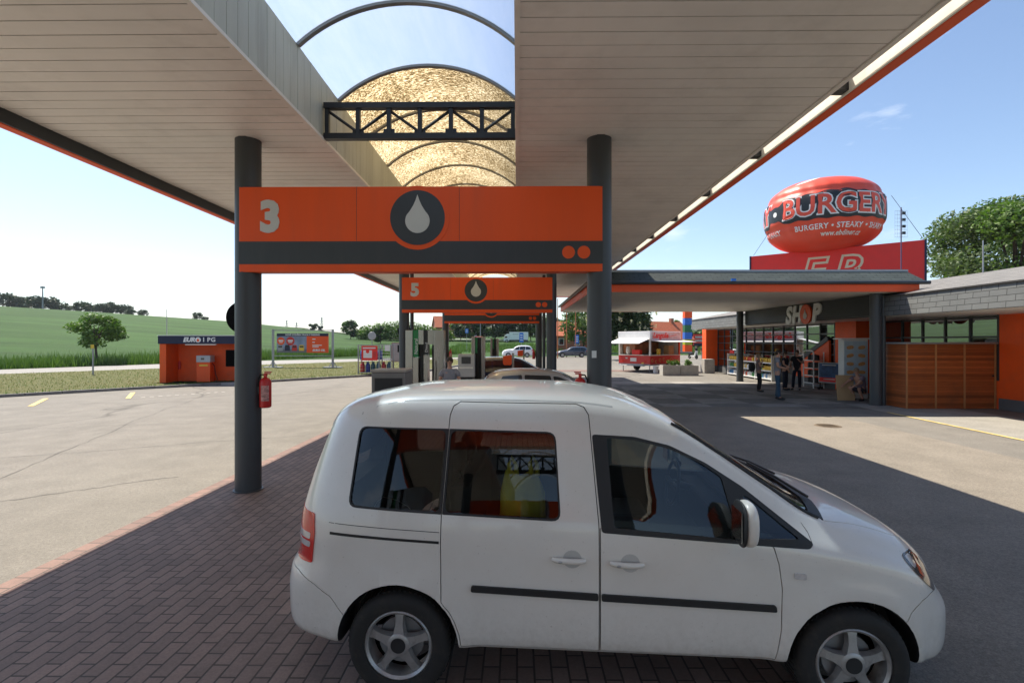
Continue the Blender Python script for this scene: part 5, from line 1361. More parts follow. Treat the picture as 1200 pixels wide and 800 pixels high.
# low grey unit on the first island
su=thing('service_unit','low grey service unit with a dark slot behind the van roof','service unit',(-2.07,7.25,.01))
m=MB(); m.box((0,0,0),(.49,.45,1.70)); m.build('casing',M('unit_grey',(.20,.185,.17),.5,metal=.3,dirt=.1),su,bevel=.015)
m=MB(); m.box((.05,-.012,1.44),(.44,.0,1.62)); m.build('dark_slot',MT['black'],su)
m=MB(); m.box((-.01,-.01,1.702),(.50,.46,1.74)); m.build('lid',M('unit_lid',(.36,.31,.26),.5),su,bevel=.008)
# payment terminal
pt=thing('payment_terminal','pale self service payment terminal with a dark screen beside the waiting man','terminal',(-1.97,17.0,.01))
m=MB(); m.box((0,0,.95),(.56,.40,1.72)); m.build('head',M('terminal_grey',(.48,.47,.44),.45),pt,bevel=.03)
m=MB(); m.box((.12,-.008,1.40),(.43,0,1.63)); m.build('screen',MT['lampdark'],pt); m=MB(); m.box((.05,-.01,1.24),(.5,0,1.29)); m.build('card_slot',MT['cream'],pt)
m=MB(); m.box((.08,.03,0),(.48,.37,.95)); m.build('pedestal',MT['black'],pt); 
# orange bins on posts
ob=None
for (x,y,l) in ((-.48,17.3,'orange box on a grey post on the second island'),(.02,27.5,'orange box on a grey post on the third island')):
    if ob is None:
        ob=thing('towel_box',l,'box',(x,y,.01),0,'orange boxes on island posts')
        m=MB(); m.prism([(0,1.40),(.04,1.34),(.26,1.34),(.30,1.40),(.30,1.68),(0,1.64)],'Y',0,.2); m.build('box',MT['orange'],ob,bevel=.01)
        m=MB(); m.box((.305,.05,0),(.38,.15,1.75)); m.build('post',MT['steelp'],ob)
    else: dup(ob,(x,y,.01),label=l)
# cars at the pumps
car('silver_car','silver hatchback at the pumps just behind the white van','car',(-.22,11.7,.008),0,MT['silver'],4.2,1.49,1.76,'hatch',lod=1)
car('navy_car','dark navy car beyond the silver car, nose toward the shop','car',(-1.15,19.55,.008),0,MT['navycar'],4.25,1.55,1.78,'wagon')
car('white_car','small white crossover parked far beyond the third lane sign','car',(1.35,71,.008),math.pi,MT['whitecar'],4.3,1.62,1.8,'suv')
car('bluegrey_car','dark blue grey estate car driving far behind the right columns','car',(8.75,71,.008),math.pi,MT['bluegrey'],4.4,1.47,1.78,'wagon')
tx=-2.9; tz=terrain(0,138)
tr=thing('box_truck','white box truck parked on the far verge before the dark trees','truck',(-3.6,138,tz))
m=MB(); m.box((1.5,0,.75),(6.6,2.3,2.85)); m.build('cargo_box',MT['white'],tr,bevel=.03)
m=MB(); m.prism([(0,.45),(0,1.2),(.25,1.75),(.75,2.35),(1.45,2.35),(1.45,.45)],'Y',.08,2.22); m.build('cab',MT['white'],tr,bevel=.05)
m=MB(); m.prism([(.12,1.25),(.32,1.72),(.95,1.75),(.95,1.25)],'Y',.06,.075); m.build('cab_window',MT['carglass'],tr)
m=MB(); m.box((1.5,.2,.45),(6.5,2.1,.74)); m.build('chassis',MT['black'],tr)
m=MB(); m.box((2.4,-.006,2.2),(4.0,0,2.34)); m.build('side_lettering',MT['galv'],tr)
for x in (.8,5.2): 
    for y,f in ((.05,-1),(2.25,1)): wheel(tr,x,y,f,.42,.24,.25,detail=False)
# ================= LEFT SIDE: LPG station, boards, cage =================
lx=PX(187,25.2); W_=PX(279,25.2)-lx
lp=thing('gas_filling_station','small orange filling station shelter with a navy EURO PG fascia on the grass edge','kiosk',(lx,25.2,.10),R(6))
m=MB(); m.box((-.15,-.35,-.12),(W_+.2,1.5,0)); m.build('concrete_pad',MT['concrete'],lp)
m=MB(); m.box((0,1.1,0),(W_,1.25,2.0)); m.build('back_wall',MT['orange_wall'],lp)
for x in (0,W_-.3): m=MB(); m.box((x,0,0),(x+.3,1.095,2.0)); m.build('side_wall',MT['orange_wall'],lp)
m=MB(); m.box((-.05,-.06,1.93),(W_+.05,1.3,2.33)); m.build('fascia',MT['navy'],lp,bevel=.01)
m=MB(); m.box((-.07,-.08,2.332),(W_+.07,1.32,2.36)); m.build('top_trim',MT['white'],lp)
zt=2.13
m=MB(); m.text('EUR',.30,xz((1.13+.28,-.066,zt)),bold=.016,ext=.004,shear=.25); m.build('lettering',MT['white'],lp)
m=MB(); m.lathe([(0,-.071),(.135,-.071),(.135,-.062)],c=(1.84,0,zt),n=24,axis='Y'); r_=m.build('emblem',MT['white'],lp)
m=MB(); m.prism(drop(1.84,zt-.03,.06,14),'Y',-.077,-.072); m.build('drop',MT['orange'],r_)
m=MB(); m.text('I PG',.30,xz((2.37,-.066,zt)),bold=.008,ext=.004,space=1.15); m.build('lettering',MT['white'],lp)
m=MB(); m.box((1.2,.0,1.87),(2.65,.12,1.92)); m.build('strip_lamp',MT['white'],lp)
gp=thing('gas_dispenser','orange gas dispenser with a grey head inside the filling shelter','dispenser',(0,0,0)); gp.location=Matrix.Translation((lx,25.2,.10))@Matrix.Rotation(R(6),4,'Z')@Vector((1.56,.35,0)); gp.rotation_euler[2]=R(6)
m=MB(); m.box((0,0,0),(.66,.45,1.0)); m.build('casing',MT['orange'],gp,bevel=.02); m=MB(); m.box((-.01,-.01,1.0),(.67,.46,1.34)); hd=m.build('head',M('pump_head_grey',(.42,.44,.46),.5),gp,bevel=.02)
m=MB(); m.box((.22,-.02,1.12),(.38,-.01,1.22)); m.build('display',MT['lampdark'],hd); m=MB(); m.box((.14,-.006,.80),(.54,0,.88)); m.build('yellow_label',MT['yellow'],gp)
m=MB(); m.tube([(.67,.2,.95),(.80,.15,.8),(.86,.12,.4),(.98,.10,.12),(.90,.08,.04)],.016,7); m.build('hose',MT['rubber'],gp)
m=MB(); m.lathe([(0,0),(.06,0),(.065,.02),(.065,.34),(.03,.40),(.02,.45),(0,.45)],n=16); o=m.build('fire_extinguisher',MT['red']); o.location=Matrix.Translation((lx,25.2,.10))@Matrix.Rotation(R(6),4,'Z')@Vector((.40,1.03,.62)); tag(o,'small red fire extinguisher on the wall of the orange filling shelter','extinguisher')
m=MB(); m.cyl((0,0,0),(0,0,3.7),.025,.018,n=8); m.box((-.05,-.05,1.65),(.05,.05,1.72)); m.box((-.06,-.06,0),(.06,.06,.06)); tag(m.build('vent_pipe',MT['galv'],loc=(lx-.12,25.9,.10)),'thin grey vent pipe rising at the left end of the orange filling shelter','pipe')
mp_=thing('marker_post','thin grey post with a small yellow plate at the road edge','post',(PX(109,31.4),31.4,.10))
m=MB(); m.cyl((0,0,0),(0,0,1.75),.045,n=10); m.build('post',MT['galv'],mp_); m=MB(); m.box((-.1,-.06,1.62),(.1,-.045,1.86)); m.build('yellow_plate',MT['yellow'],mp_)
# billboard
bx,by=PX(320,40),40
bb=thing('billboard','wide orange advertising board with trucks on a grey steel frame on the verge','billboard',(bx,by,.10))
bw=PX(390,40)-bx
m=MB(); 
for x in (0,bw): 
    m=MB(); m.box((x-.07,-.07,0),(x+.07,.07,3.0)); m.build('post',MT['galv'],bb); m=MB(); m.box((x-.7,-.25,0),(x+.7,.25,.07)); m.cyl((x-.3,0,.07),(x-.02,0,.5),.03,n=6); m.cyl((x+.3,0,.07),(x+.02,0,.5),.03,n=6); m.build('foot',MT['galv'],bb)
for z in (.92,2.92): m=MB(); m.box((.071,-.03,z-.03),(bw-.071,.03,z+.03)); m.build('rail',MT['galv'],bb)
px_=lambda p:(p-320)/70*bw
z0,z1=1.17,2.68; x0,x1=px_(324.5),px_(385)
m=MB(); m.box((x0,-.03,z0),(x1,.02,z1)); m.build('panel',MT['orange'],bb)
m=MB(); m.box((x0,-.036,2.46),(x1,-.031,z1)); tb=m.build('dark_strip',MT['navy'],bb)
m=MB(); m.text('NOVĚ OTEVŘEN TRUCK P PARKING',.165,xz(((x0+x1)/2,-.038,2.565)),bold=.006,ext=.002); m.build('lettering',MT['paper'],tb)
m=MB(); xm=px_(359.5); m.box((x0,-.035,z0),(xm,-.031,2.458)); pp=m.build('picture',M('photo_dusk',(.22,.27,.36),.6,var=.35,vs=1.5),bb)
m=MB(); m.box((x0,-.038,z0),(xm,-.0355,1.45)); m.build('picture_ground',M('photo_asphalt',(.16,.16,.17),.7),pp)
for cx,cz,r_,mt_ in ((px_(329.5),2.08,.30,'orange'),(px_(340.5),2.08,.33,'red')):
    m=MB(); m.lathe([(0,-.042),(r_,-.042),(r_,-.036)],c=(cx,0,cz),n=28,axis='Y'); d_=m.build('price_disc',MT[mt_],bb)
    m=MB(); m.box((cx-r_*.6,-.046,cz-.02),(cx+r_*.6,-.043,cz+.09)); m.box((cx-r_*.45,-.046,cz-.13),(cx+r_*.45,-.043,cz-.07)); m.build('white_text',MT['paper'],d_)
for i,mt_ in enumerate(('galv','navy','red','yellow')):
    cx=x0+.28+i*.56; m=MB(); m.prism([(cx-.2,1.32),(cx-.2,1.62),(cx-.15,1.78),(cx+.15,1.78),(cx+.2,1.62),(cx+.2,1.32)],'Y',-.045,-.039); m.build('truck_picture',MT[mt_],pp); m=MB(); m.box((cx-.15,-.048,1.58),(cx+.15,-.0455,1.70)); m.build('truck_windscreen',MT['black'],pp)
for z,w_ in ((2.2,.25),(1.95,.2),(1.72,.75),(1.60,.5)): m=MB(); m.box((xm+.45,-.036,z),(xm+.45+w_,-.0305,z+.07)); m.build('white_text',MT['paper'],bb)
m=MB(); m.text('EURO OIL',.22,xz(((xm+x1)/2+.1,-.033,1.36)),bold=.012,ext=.003,shear=.2); m.build('lettering',MT['paper'],bb)
# gas bottle cage
cxl=PX(421,32.2); cw=PX(459,32.2)-cxl
cg=thing('gas_bottle_cage','grey wire cage of gas bottles with a red poster at the kerb','cage',(cxl,32.0,.10))
for x in (0,cw*.64,cw):
    for y in (0,.7): m=MB(); m.box((x-.03,y-.03,0),(x+.03,y+.03,1.85)); m.build('post',MT['galv'],cg)
for z in (.12,.92,1.82):
    m=MB(); m.box((.03,-.02,z-.02),(cw-.03,.02,z+.02)); m.build('rail',MT['galv'],cg); m=MB(); m.box((.03,.68,z-.02),(cw-.03,.72,z+.02)); m.build('rail',MT['galv'],cg)
for z in (.10,.90): m=MB(); m.box((.03,.03,z-.015),(cw-.03,.67,z+.004)); m.build('shelf',MT['galv'],cg)
m=MB()
for k in range(1,16): m.cyl((cw*k/16,-.022,.1),(cw*k/16,-.022,1.82),.005,n=4)
for k in range(1,9): m.cyl((0,-.026,.1+k*.2),(cw,-.026,.1+k*.2),.005,n=4)
m.build('mesh',MT['galv'],cg)
m=MB(); m.box((.22,-.05,.86),(1.22,-.03,1.78)); ps=m.build('poster',MT['redflat'],cg)
m=MB(); m.box((.34,-.054,1.02),(.88,-.051,1.50)); m.build('white_table',MT['paper'],ps); m=MB(); m.box((.30,-.054,1.60),(1.1,-.051,1.68)); m.build('white_text',MT['paper'],ps)
m=MB(); m.lathe([(0,-.058),(.11,-.058),(.11,-.055)],c=(.60,0,1.42),n=18,axis='Y'); m.build('heart_mark',MT['redflat'],ps)
m=MB(); m.box((.95,-.055,1.05),(1.15,-.051,1.42)); m.build('bottle_picture',MT['red'],ps)
m=MB(); m.box((cw*.82,-.04,1.45),(cw*.97,-.03,1.82)); m.build('notice',MT['paper'],cg)
gb={}
def gasbottle(x,y,z,col,lab):
    if col not in gb:
        t=thing('gas_bottle',lab,'gas bottle',(x,y,z),0,'gas bottles in the cage'); gb[col]=t
        MB().lathe([(0,.0),(.13,.0),(.15,.03),(.15,.42),(.13,.50),(.07,.55),(.03,.56),(0,.56)],n=18).build('cylinder',MT[col],t)
        m=MB(); m.lathe([(.09,.54),(.09,.66),(.08,.66),(.08,.54)],n=14); m.build('collar',MT[col],t)
    else: dup(gb[col],(x,y,z),label=lab)
nm={'red':'red','blue':'blue','teal':'teal green'}
for i,c_ in enumerate(('red','blue','teal','teal','red','teal')): gasbottle(cxl+.2+i*.335,32.25,.21,c_,f"{nm[c_]} gas bottle on the cage floor, {['leftmost','right of the leftmost red one','left of the middle post pair','beside the middle post','right of the middle post','rightmost'][i]}")
for i,c_ in enumerate(('blue','teal','blue','blue')): gasbottle(cxl+.16+i*.36,32.35,1.01,c_,f"{nm[c_]} gas bottle on the upper cage shelf, {['peeking out left of the poster','behind the poster','hidden at the poster right half','right of the poster'][i]}")
sgx=PX(436,36.5)
t=thing('round_road_sign','grey back of a round road sign on a post behind the bottle cage','sign',(sgx,36.5,.10))
MB().cyl((0,0,0),(0,0,2.75),.03,n=8).build('post',MT['galv'],t); MB().lathe([(0,-.03),(.28,-.03),(.29,-.01),(.28,-.0),(0,0)],c=(0,0,2.45),n=28,axis='Y').build('disc',M('sign_back',(.40,.41,.42),.5,metal=.4),t)
t=thing('notice_board','pale board with a reddish frame between the bottle cage and the column','board',(PX(459.5,33.4),33.4,.10))
m=MB(); m.box((0,0,.75),(.85,.03,1.95)); m.build('panel',M('board_pale',(.46,.42,.40),.6),t)
for a,b in (((-.03,-.02,.75),(.0,.04,1.98)),((0,-.02,1.952),(.85,.04,1.98)),((0,-.02,.72),(.85,.04,.748))): m=MB(); m.box(a,b); m.build('frame',M('frame_reddish',(.30,.10,.09),.5),t) if 'frame_reddish' not in bpy.data.materials else m.build('frame',bpy.data.materials['frame_reddish'],t)
for x in (.02,.78): m=MB(); m.box((x,.0,0),(x+.05,.05,.72)); m.build('leg',MT['galv'],t)
# signs beyond
def gz(x,y): return max(terrain(x,y),0.0)
def pole_sign(px,Y,z,shape,label,mat,w=.6,h=1.2,name='road_sign'):
    x=PX(px,Y); g=gz(x,Y); t=thing(name,label,'sign',(x,Y,g))
    MB().cyl((0,0,0),(0,0,z-g),.04,n=8).build('post',MT['galv'],t)
    m=MB()
    if shape=='tri':
        m.prism([(-w/2,z-g+.25),(w/2,z-g+.25),(0,z-g-.30)],'Y',-.06,-.045); m.build('red_border',MT['redflat'],t); m=MB(); m.prism([(-w/3.2,z-g+.17),(w/3.2,z-g+.17),(0,z-g-.14)],'Y',-.068,-.061); m.build('white_face',MT['paper'],t)
    else:
        m.box((-w/2,-.06,z-g-h/2),(w/2,-.045,z-g+h/2)); p=m.build('blue_plate',MT[mat],t)
        for k in range(3): m=MB(); m.box((-w*.3,-.066,z-g-h*.3+k*h*.25),(w*.3,-.061,z-g-h*.2+k*h*.25)); m.build('white_symbol',MT['paper'],p)
pole_sign(561,60,2.5,'tri','inverted white triangle give way sign with red border on the far road','paper',.9)
pole_sign(611,78,2.75,'rect','tall blue road sign in front of the white truck','bluesign',.62,1.45)
pole_sign(676,78,2.5,'rect','blue road sign above the dark estate car','bluesign',.62,1.3)
pole_sign(547,90,4.0,'rect','small blue square road sign against the far trees','bluesign',.55,.8)
t=thing('lamp_post','tall slim pale street lamp beyond the pumps','street lamp',(PX(563,82),82,gz(PX(563,82),82)))
m=MB(); m.cyl((0,0,0),(0,0,7.5),.07,.05,n=8); m.build('mast',MT['galv'],t); m=MB(); m.box((-.1,-.9,7.45),(.1,.1,7.55)); m.build('lamp_head',MT['galv'],t)
fp=None
for px,Y in ((653.5,64),(664,70),(674.5,70)):
    lab={653.5:'orange flag pole just right of the second right column',664:'middle orange flag pole before the tiled roof',674.5:'orange flag pole rising behind the dark estate car'}[px]
    x=PX(px,Y)
    if fp is None: fp=tag(MB().cyl((0,0,0),(0,0,7.5),.06,.045,n=8).build('flag_pole',M('pole_orange',(.45,.14,.05),.5),loc=(x,Y,0)),lab,'pole','thin orange poles')
    else: dup(fp,(x,Y,0),label=lab)
# multicoloured totem
tx_=PX(805.5,82)
tt=thing('block_totem','tall tower of orange, blue, green and lime blocks beyond the food trailer','totem',(tx_,82,.5))
cols=[('orange',0,1.1),('lime',1.1,2.0),('blue2',2.0,3.1),('green2',3.1,4.25),('blue2',4.25,5.35),('orange',5.35,7.2)]
MT['lime']=M('lime_block',(.38,.42,.03),.4); MT['blue2']=M('blue_block',(.02,.14,.55),.4); MT['green2']=M('green_block',(.015,.14,.06),.4)
for c_,a,b in cols: m=MB(); m.box((-.58,-.58,a+.02),(.58,.58,b-.02)); [m.cyl((x,y,b-.02),(x,y,b+.01),.13,n=8) for x in (-.29,.29) for y in (-.29,.29)]; m.build('block',MT[c_],tt,bevel=.03)
# red roadside board
t=thing('roadside_board','small red advertising board with white lettering far behind the shop end','billboard',(PX(813,95),95,0))
m=MB(); m.box((0,0,1.4),(2.1,.15,3.5)); p=m.build('panel',MT['redflat'],t)
for z in (2.75,2.1): m=MB(); m.box((.25,-.012,z),(1.85,-.002,z+.4)); m.build('white_text',M('ad_pale',(.6,.45,.42),.6,var=.5,vs=6),p) if z>2.5 else m.build('white_text',bpy.data.materials['ad_pale'],p)
m=MB(); m.box((0,-.01,1.4),(2.1,-.002,1.8)); m.build('dark_foot',MT['navy'],p)
for x in (.3,1.7): m=MB(); m.box((x,.02,-.5),(x+.12,.12,1.4)); m.build('post',MT['galv'],t)
# scooter
t=thing('motor_scooter','pale scooter parked beside the two people beyond the planters','scooter',(PX(812,63),63,.006),R(-70))
m=MB(); m.box((-.4,-.12,.3),(.45,.12,.42)); m.prism([(.38,.35),(.62,1.0),(.70,1.0),(.60,.35)],'Y',-.18,.18); m.build('fairing',MT['white'],t,bevel=.05)
m=MB(); m.prism([(-.75,.5),(-.7,.8),(.05,.8),(.0,.5)],'Y',-.15,.15); m.build('seat',MT['black'],t,bevel=.05)
for x in (-.6,.65): m=MB(); m.lathe([(.10,-.05),(.22,-.06),(.27,0),(.22,.06),(.10,.05)],c=(x,0,.27),n=20,axis='Y'); m.build('wheel',MT['rubber'],t)
m=MB(); m.cyl((.65,-.3,1.05),(.65,.3,1.05),.02,n=6); m.cyl((.66,0,.4),(.64,0,1.08),.03,n=6); m.build('handlebar',MT['black'],t)
# houses
def house(px,Y,w,d,hw,hr,rz,label,wall='render',roof='rooftile',z=None,chim=True):
    x=PX(px,Y); g=gz(x,Y) if z is None else z
    t=thing('house',label,'house',(x,Y,g-.3),R(rz))
    m=MB(); m.box((-w/2,-d/2,0),(w/2,d/2,hw)); m.prism([(-d/2,hw),(d/2,hw),(0,hw+hr-.12)],'X',-w/2+.01,w/2-.01); m.build('wall',MT[wall],t)
    for s in (-1,1):
        a=Vector((0,s*(d/2+.4),hw-.25)); b=Vector((0,0,hw+hr)); m=MB(); m.add([(-w/2-.4,a.y,a.z),(w/2+.4,a.y,a.z),(w/2+.4,b.y,b.z),(-w/2-.4,b.y,b.z)]+[(-w/2-.4,a.y,a.z+.18),(w/2+.4,a.y,a.z+.18),(w/2+.4,b.y,b.z+.18),(-w/2-.4,b.y,b.z+.18)],[(3,2,1,0),(4,5,6,7),(0,1,5,4),(1,2,6,5),(2,3,7,6),(3,0,4,7)]); r_=m.build('roof',MT[roof],t)
    if chim: m=MB(); m.box((w*.2,-.3,hw+hr*.7),(w*.2+.6,.3,hw+hr+.8)); m.build('chimney',MT['brickred'],r_)
    for k in range(3):
        m=MB(); xx=-w/2+w*(k+.5)/3; m.box((xx-.5,-d/2-.03,1.2),(xx+.5,-d/2+.01,2.5)); f=m.build('window',MT['white'],t); m=MB(); m.box((xx-.4,-d/2-.04,1.3),(xx+.4,-d/2-.031,2.4)); m.build('pane',MT['carglass'],f)
    return t
house(778,92,7.5,6,2.6,3.0,28,'near house with a steep orange tiled roof behind the food trailer')
house(764,100,9,7,2.4,2.6,-60,'house with a darker tiled roof partly hidden by the chestnut tree')
house(674,100,9,7,3.0,2.6,0,'long house with a faded tiled roof behind the orange flag poles','brickred')
house(531,190,14,8,4.0,4.0,20,'distant orange roofed house left of the dark tree belt','brickred')
house(541,205,10,8,3.2,3.4,-30,'smaller distant red house beside the dark tree belt','render')
t=thing('telecom_mast','thin lattice telecom mast on the hilltop among the trees','mast',(PX(50,228),228,terrain(PX(50,228),228)))
m=MB(); m.cyl((0,0,-.5),(0,0,10.2),.35,.22,n=6); m.build('mast',MT['galv'],t); m=MB(); m.cyl((0,0,9.2),(0,0,10.0),.9,n=10); m.build('antenna_ring',MT['galv'],t)
# power pylons
py=None
for px,Y,h in ((336,420,16),(347.5,520,21),(377,380,17),(464,520,25),(495,600,23)):
    x=PX(px,Y); lab={336:'faint electricity pylon left of the pair above the billboard',347.5:'faint slender pylon above the billboard middle',377:'electricity pylon with crossarms above the billboard right end',464:'tall pylon behind the second left column',495:'distant pylon over the hedge between the columns'}[px]
    if py is None:
        py=thing('electricity_pylon',lab,'pylon',(x,Y,terrain(x,Y)-1),0,'pylons on the skyline')
        m=MB()
        for sx in (-1,1):
            for sy in (-1,1): m.cyl((sx*1.2,sy*1.2,0),(sx*.2,sy*.2,17),.11,n=4)
        for k in range(7):
            a=1.2-k*.14; b=1.2-(k+1)*.14; m.cyl((-a,-a,k*2.4),(b,-b,(k+1)*2.4),.07,n=4); m.cyl((a,-a,k*2.4),(-b,-b,(k+1)*2.4),.07,n=4)
        m.build('lattice',MT['galv'],py); m=MB()
        for z,w_ in ((12,2.6),(14.2,2.2),(16.2,1.6)): m.box((-w_,-.12,z-.12),(w_,.12,z+.12))
        m.build('crossarms',MT['galv'],py)
    else: dup(py,(x,Y,terrain(x,Y)-1),label=lab,scale=h/16)
# ================= VEGETATION =================
def leaves_mesh(name,centers,radii,n,size,mats,wts=None,flat=.0,seed=0):
    """n leaf blades scattered through ellipsoidal clumps"""
    g=np.random.default_rng(seed); C=np.array(centers,float); Rr_=np.array(radii,float)
    w=Rr_.prod(axis=1)**.66; w/=w.sum(); idx=g.choice(len(C),n,p=w)
    d=g.normal(size=(n,3)); d/=np.linalg.norm(d,axis=1)[:,None]; rad=g.random(n)**.42
    P=C[idx]+d*rad[:,None]*Rr_[idx]
    a=g.normal(size=(n,3)); a[:,2]*=.6; a/=np.linalg.norm(a,axis=1)[:,None]
    b=np.cross(a,d+g.normal(size=(n,3))*.5); b/=np.linalg.norm(b,axis=1)[:,None]+1e-9
    s=size*(.55+.9*g.random(n))[:,None]
    a*=s; b*=s*.62
    V=np.stack([P-a,P+b*.8-a*.1,P+a,P-b*.8-a*.1],1).reshape(-1,3)
    F=np.arange(4*n).reshape(n,4)
    me=bpy.data.meshes.new(name); me.from_pydata(V.tolist(),[],F.tolist())
    if not isinstance(mats,(list,tuple)): mats=[mats]
    for m in mats: me.materials.append(m)
    if len(mats)>1:
        cm=g.choice(len(mats),len(C),p=wts); mi=cm[idx]; mi=np.where(g.random(n)<.15,g.choice(len(mats),n,p=wts),mi); me.polygons.foreach_set('material_index',mi.astype(np.int32))
    o=bpy.data.objects.new(name,me); COL.objects.link(o); return o
TREEC={}
def tree(key,label,loc,h,cr,trunk,nc,nl,size,mats,wts=None,seed=1,group=None,lean=0,name='tree',cat='tree',clump=.38,rz=None):
    """h: total height, cr: crown radius, trunk: height of the bare stem"""
    if key in TREEC:
        src,h0,cr0=TREEC[key]; r=dup(src,loc,random.uniform(0,6.28) if rz is None else rz,label=label,group=group); r.scale=(cr/cr0,cr/cr0,h/h0); return r
    t=thing(name,label,cat,loc,0,group); g=random.Random(seed)
    cz=(h+trunk)/2; rz_=(h-trunk)/2
    cen=[];rad=[]
    for i in range(nc):
        a=g.uniform(0,2*math.pi); u=g.uniform(-.85,1); k=math.sqrt(max(0,1-u*u))*g.uniform(.45,.95)*cr*(1 if u>-.3 else .8)
        q=clump*cr*g.uniform(.6,1.15); cen.append((k*math.cos(a)*.8,k*math.sin(a)*.8,cz+u*rz_*.8)); rad.append((q,q,q*.72))
    o=leaves_mesh('crown',cen,rad,nl,size,mats,wts,seed=seed); o.parent=t
    m=MB(); r0=max(.05,h*.022)
    pts=[(0,0,-.3),(lean*.2,0,trunk*.5),(lean*.5,.0,trunk),(lean,0,cz),(lean,0,cz+rz_*.5)]
    m.tube(pts,[r0*1.25,r0,r0*.85,r0*.5,r0*.2],9)
    tr_=m.build('trunk',MT['bark'],t)
    for i,(c,_) in enumerate(list(zip(cen,rad))[:9]):
        st=Vector(pts[2]).lerp(Vector(pts[3]),g.uniform(0,.7)); mid=st.lerp(Vector(c),.5)+Vector((0,0,.06*h))
        m=MB(); m.tube([st,mid,c],[r0*.45,r0*.3,r0*.1],6); m.build('limb',MT['bark'],t)
    TREEC[key]=(t,h,cr); return t
# big tree behind the shop
tree('big','large spreading broadleaf tree behind the slate roof at the right',(39.5,41,0),13.8,7.4,4.0,64,36000,.16,[MT['leaf'],MT['leaflight'],MT['leafgrey']],(.2,.2,.6),seed=5,clump=.27)
tree('big2','second leafy tree at the far right behind the slate roof',(49,46,0),14.5,7.5,4.0,46,24000,.17,[MT['leaf'],MT['leafgrey']],(.5,.5),seed=8)
# lone field tree
x=PX(114,47); tree('lone','lone round tree with a forked trunk standing at the edge of the green field',(x,47,terrain(x,47)),4.6,3.1,1.55,24,5600,.13,[MT['leaf'],MT['leaflight']],(.3,.7),seed=12,lean=-.3,clump=.27)
# trees on the ridge
for i,(px,hh,cr) in enumerate(((4,6,6.5),(22,5,5),(30,5.5,5),(43,5.5,6),(57,5.6,6),(66,5.2,5.5),(82,2.5,3),(98,4.6,4.5),(107,3.4,3.5),(119,4.2,4),(127,5,5.0),(144,4.6,5),(152,2.6,3),(167,2.8,3.2),(231,3.4,3),(240,1.6,2))):
    Y=230+ (i%3)*4; x=PX(px,Y); tree('ridge','small dark round tree on the skyline of the left hill',(x,Y,terrain(x,Y)-.4),hh,cr,.8,14,1300,.55,MT['leafridge'],seed=21,group='trees along the left skyline')
# bush + hedge behind cage
def at_tree(key,label,px,Y,h,cr,trunk,nc,nl,size,m_,w_=None,seed=1,group=None,**k):
    x=PX(px,Y); return tree(key,label,(x,Y,terrain(x,Y)-.15),h,cr,trunk,nc,nl,size,m_,w_,seed,group,**k)
at_tree('bush1','dense rounded green bush on the far field beside the pale track',411,150,5.6,3.0,.3,16,2200,.32,[MT['leaf'],MT['leafdark']],(.6,.4),31,name='bush',cat='bush')
at_tree('bush2','small bush beside the pale hill track above the advertising board',366,215,3.2,2.4,.2,8,700,.35,MT['leafdark'],None,32,name='bush',cat='bush')
at_tree('bush2','tiny bush under the pylon by the pale hill track',376,220,2.6,1.5,.2,8,700,.35,MT['leafdark'],name='bush',cat='bush')
at_tree('bush1','round green tree in front of the light hedge left of the second column',446,125,4.4,2.5,.3,16,2200,.32,MT['leaf'],name='bush',cat='bush')
hx0,hx1=PX(422,150),PX(528,150)
cen=[];rad=[]
g_=random.Random(2)
for i in range(46):
    q=i/45; x=hx0+(hx1-hx0)*q; hh=3.2+2.2*math.sin(math.pi*min(1,q*1.15))+g_.uniform(-.3,.3); cen.append((x,150+g_.uniform(-2,2),terrain(x,150)+hh*.5)); rad.append((1.7,1.8,hh*.62))
o=leaves_mesh('hedge',cen,rad,9000,.34,[MT['leaflight'],MT['leaf']],(.7,.3),seed=3); tag(o,'long light green hedge rising above the far road behind the cage','hedge')
# dark belt of trees
for i,(px,Y,h,cr) in enumerate(((540,150,6.5,4.2),(553,146,8.5,4.4),(566,150,8.0,4.6),(580,147,8.8,4.8),(594,152,8.6,4.8),(608,148,8.2,4.6),(622,150,8.4,4.5),(634,146,7.8,4.2),(645,150,7.0,4.0))):
    at_tree('belt' if i%2 else 'belt2','dark leafy tree in the belt behind the white truck',px,Y,h,cr,.6,22,2600,.36,[MT['leafdark'],MT['leaf']],(.55,.45),41+i%2,group='trees of the dark belt')
at_tree('mid','broad green tree between the flag poles and the front right column',684,88,8.0,4.6,1.2,26,4200,.26,[MT['leaf'],MT['leafgrey']],(.7,.3),51)
at_tree('mid','low green tree beside the roof behind the second right column',668,110,4.5,3.2,.6,26,4200,.26,MT['leaf'])
# chestnut in blossom
ct=at_tree('chestnut','big dark chestnut tree with pale blossoms left of the food trailer',728,60,8.2,4.4,1.6,34,7500,.24,[MT['leafdark'],MT['leaf']],(.8,.2),61)
cen=[];rad=[]
for i in range(60):
    a=g_.uniform(math.pi,2*math.pi); u=g_.uniform(-.75,.6); k=math.sqrt(1-u*u)*4.2; cen.append((k*math.cos(a)*.98,k*math.sin(a)*.98,4.9+u*3.2)); rad.append((.12,.12,.28))
o=leaves_mesh('blossom',cen,rad,900,.08,MT['blossom'],seed=4); o.parent=ct
at_tree('roundtree','small round green tree beside the orange roofed house',792,115,6.6,2.0,1.0,14,1800,.24,MT['leaflight'],None,71)
at_tree('bush1','green bush behind the trailer awning below the distant hills',803,120,3.6,3.0,.3,16,2200,.32,MT['leaf'],name='bush',cat='bush')
at_tree('bush1','low bush beside the small red advertising board',818,112,4.2,3.2,.3,16,2200,.32,MT['leafdark'],name='bush',cat='bush')
at_tree('bush2','dark low bush behind the red advertising board',826,118,4.0,3.2,.3,16,2200,.32,MT['leafdark'],name='bush',cat='bush')
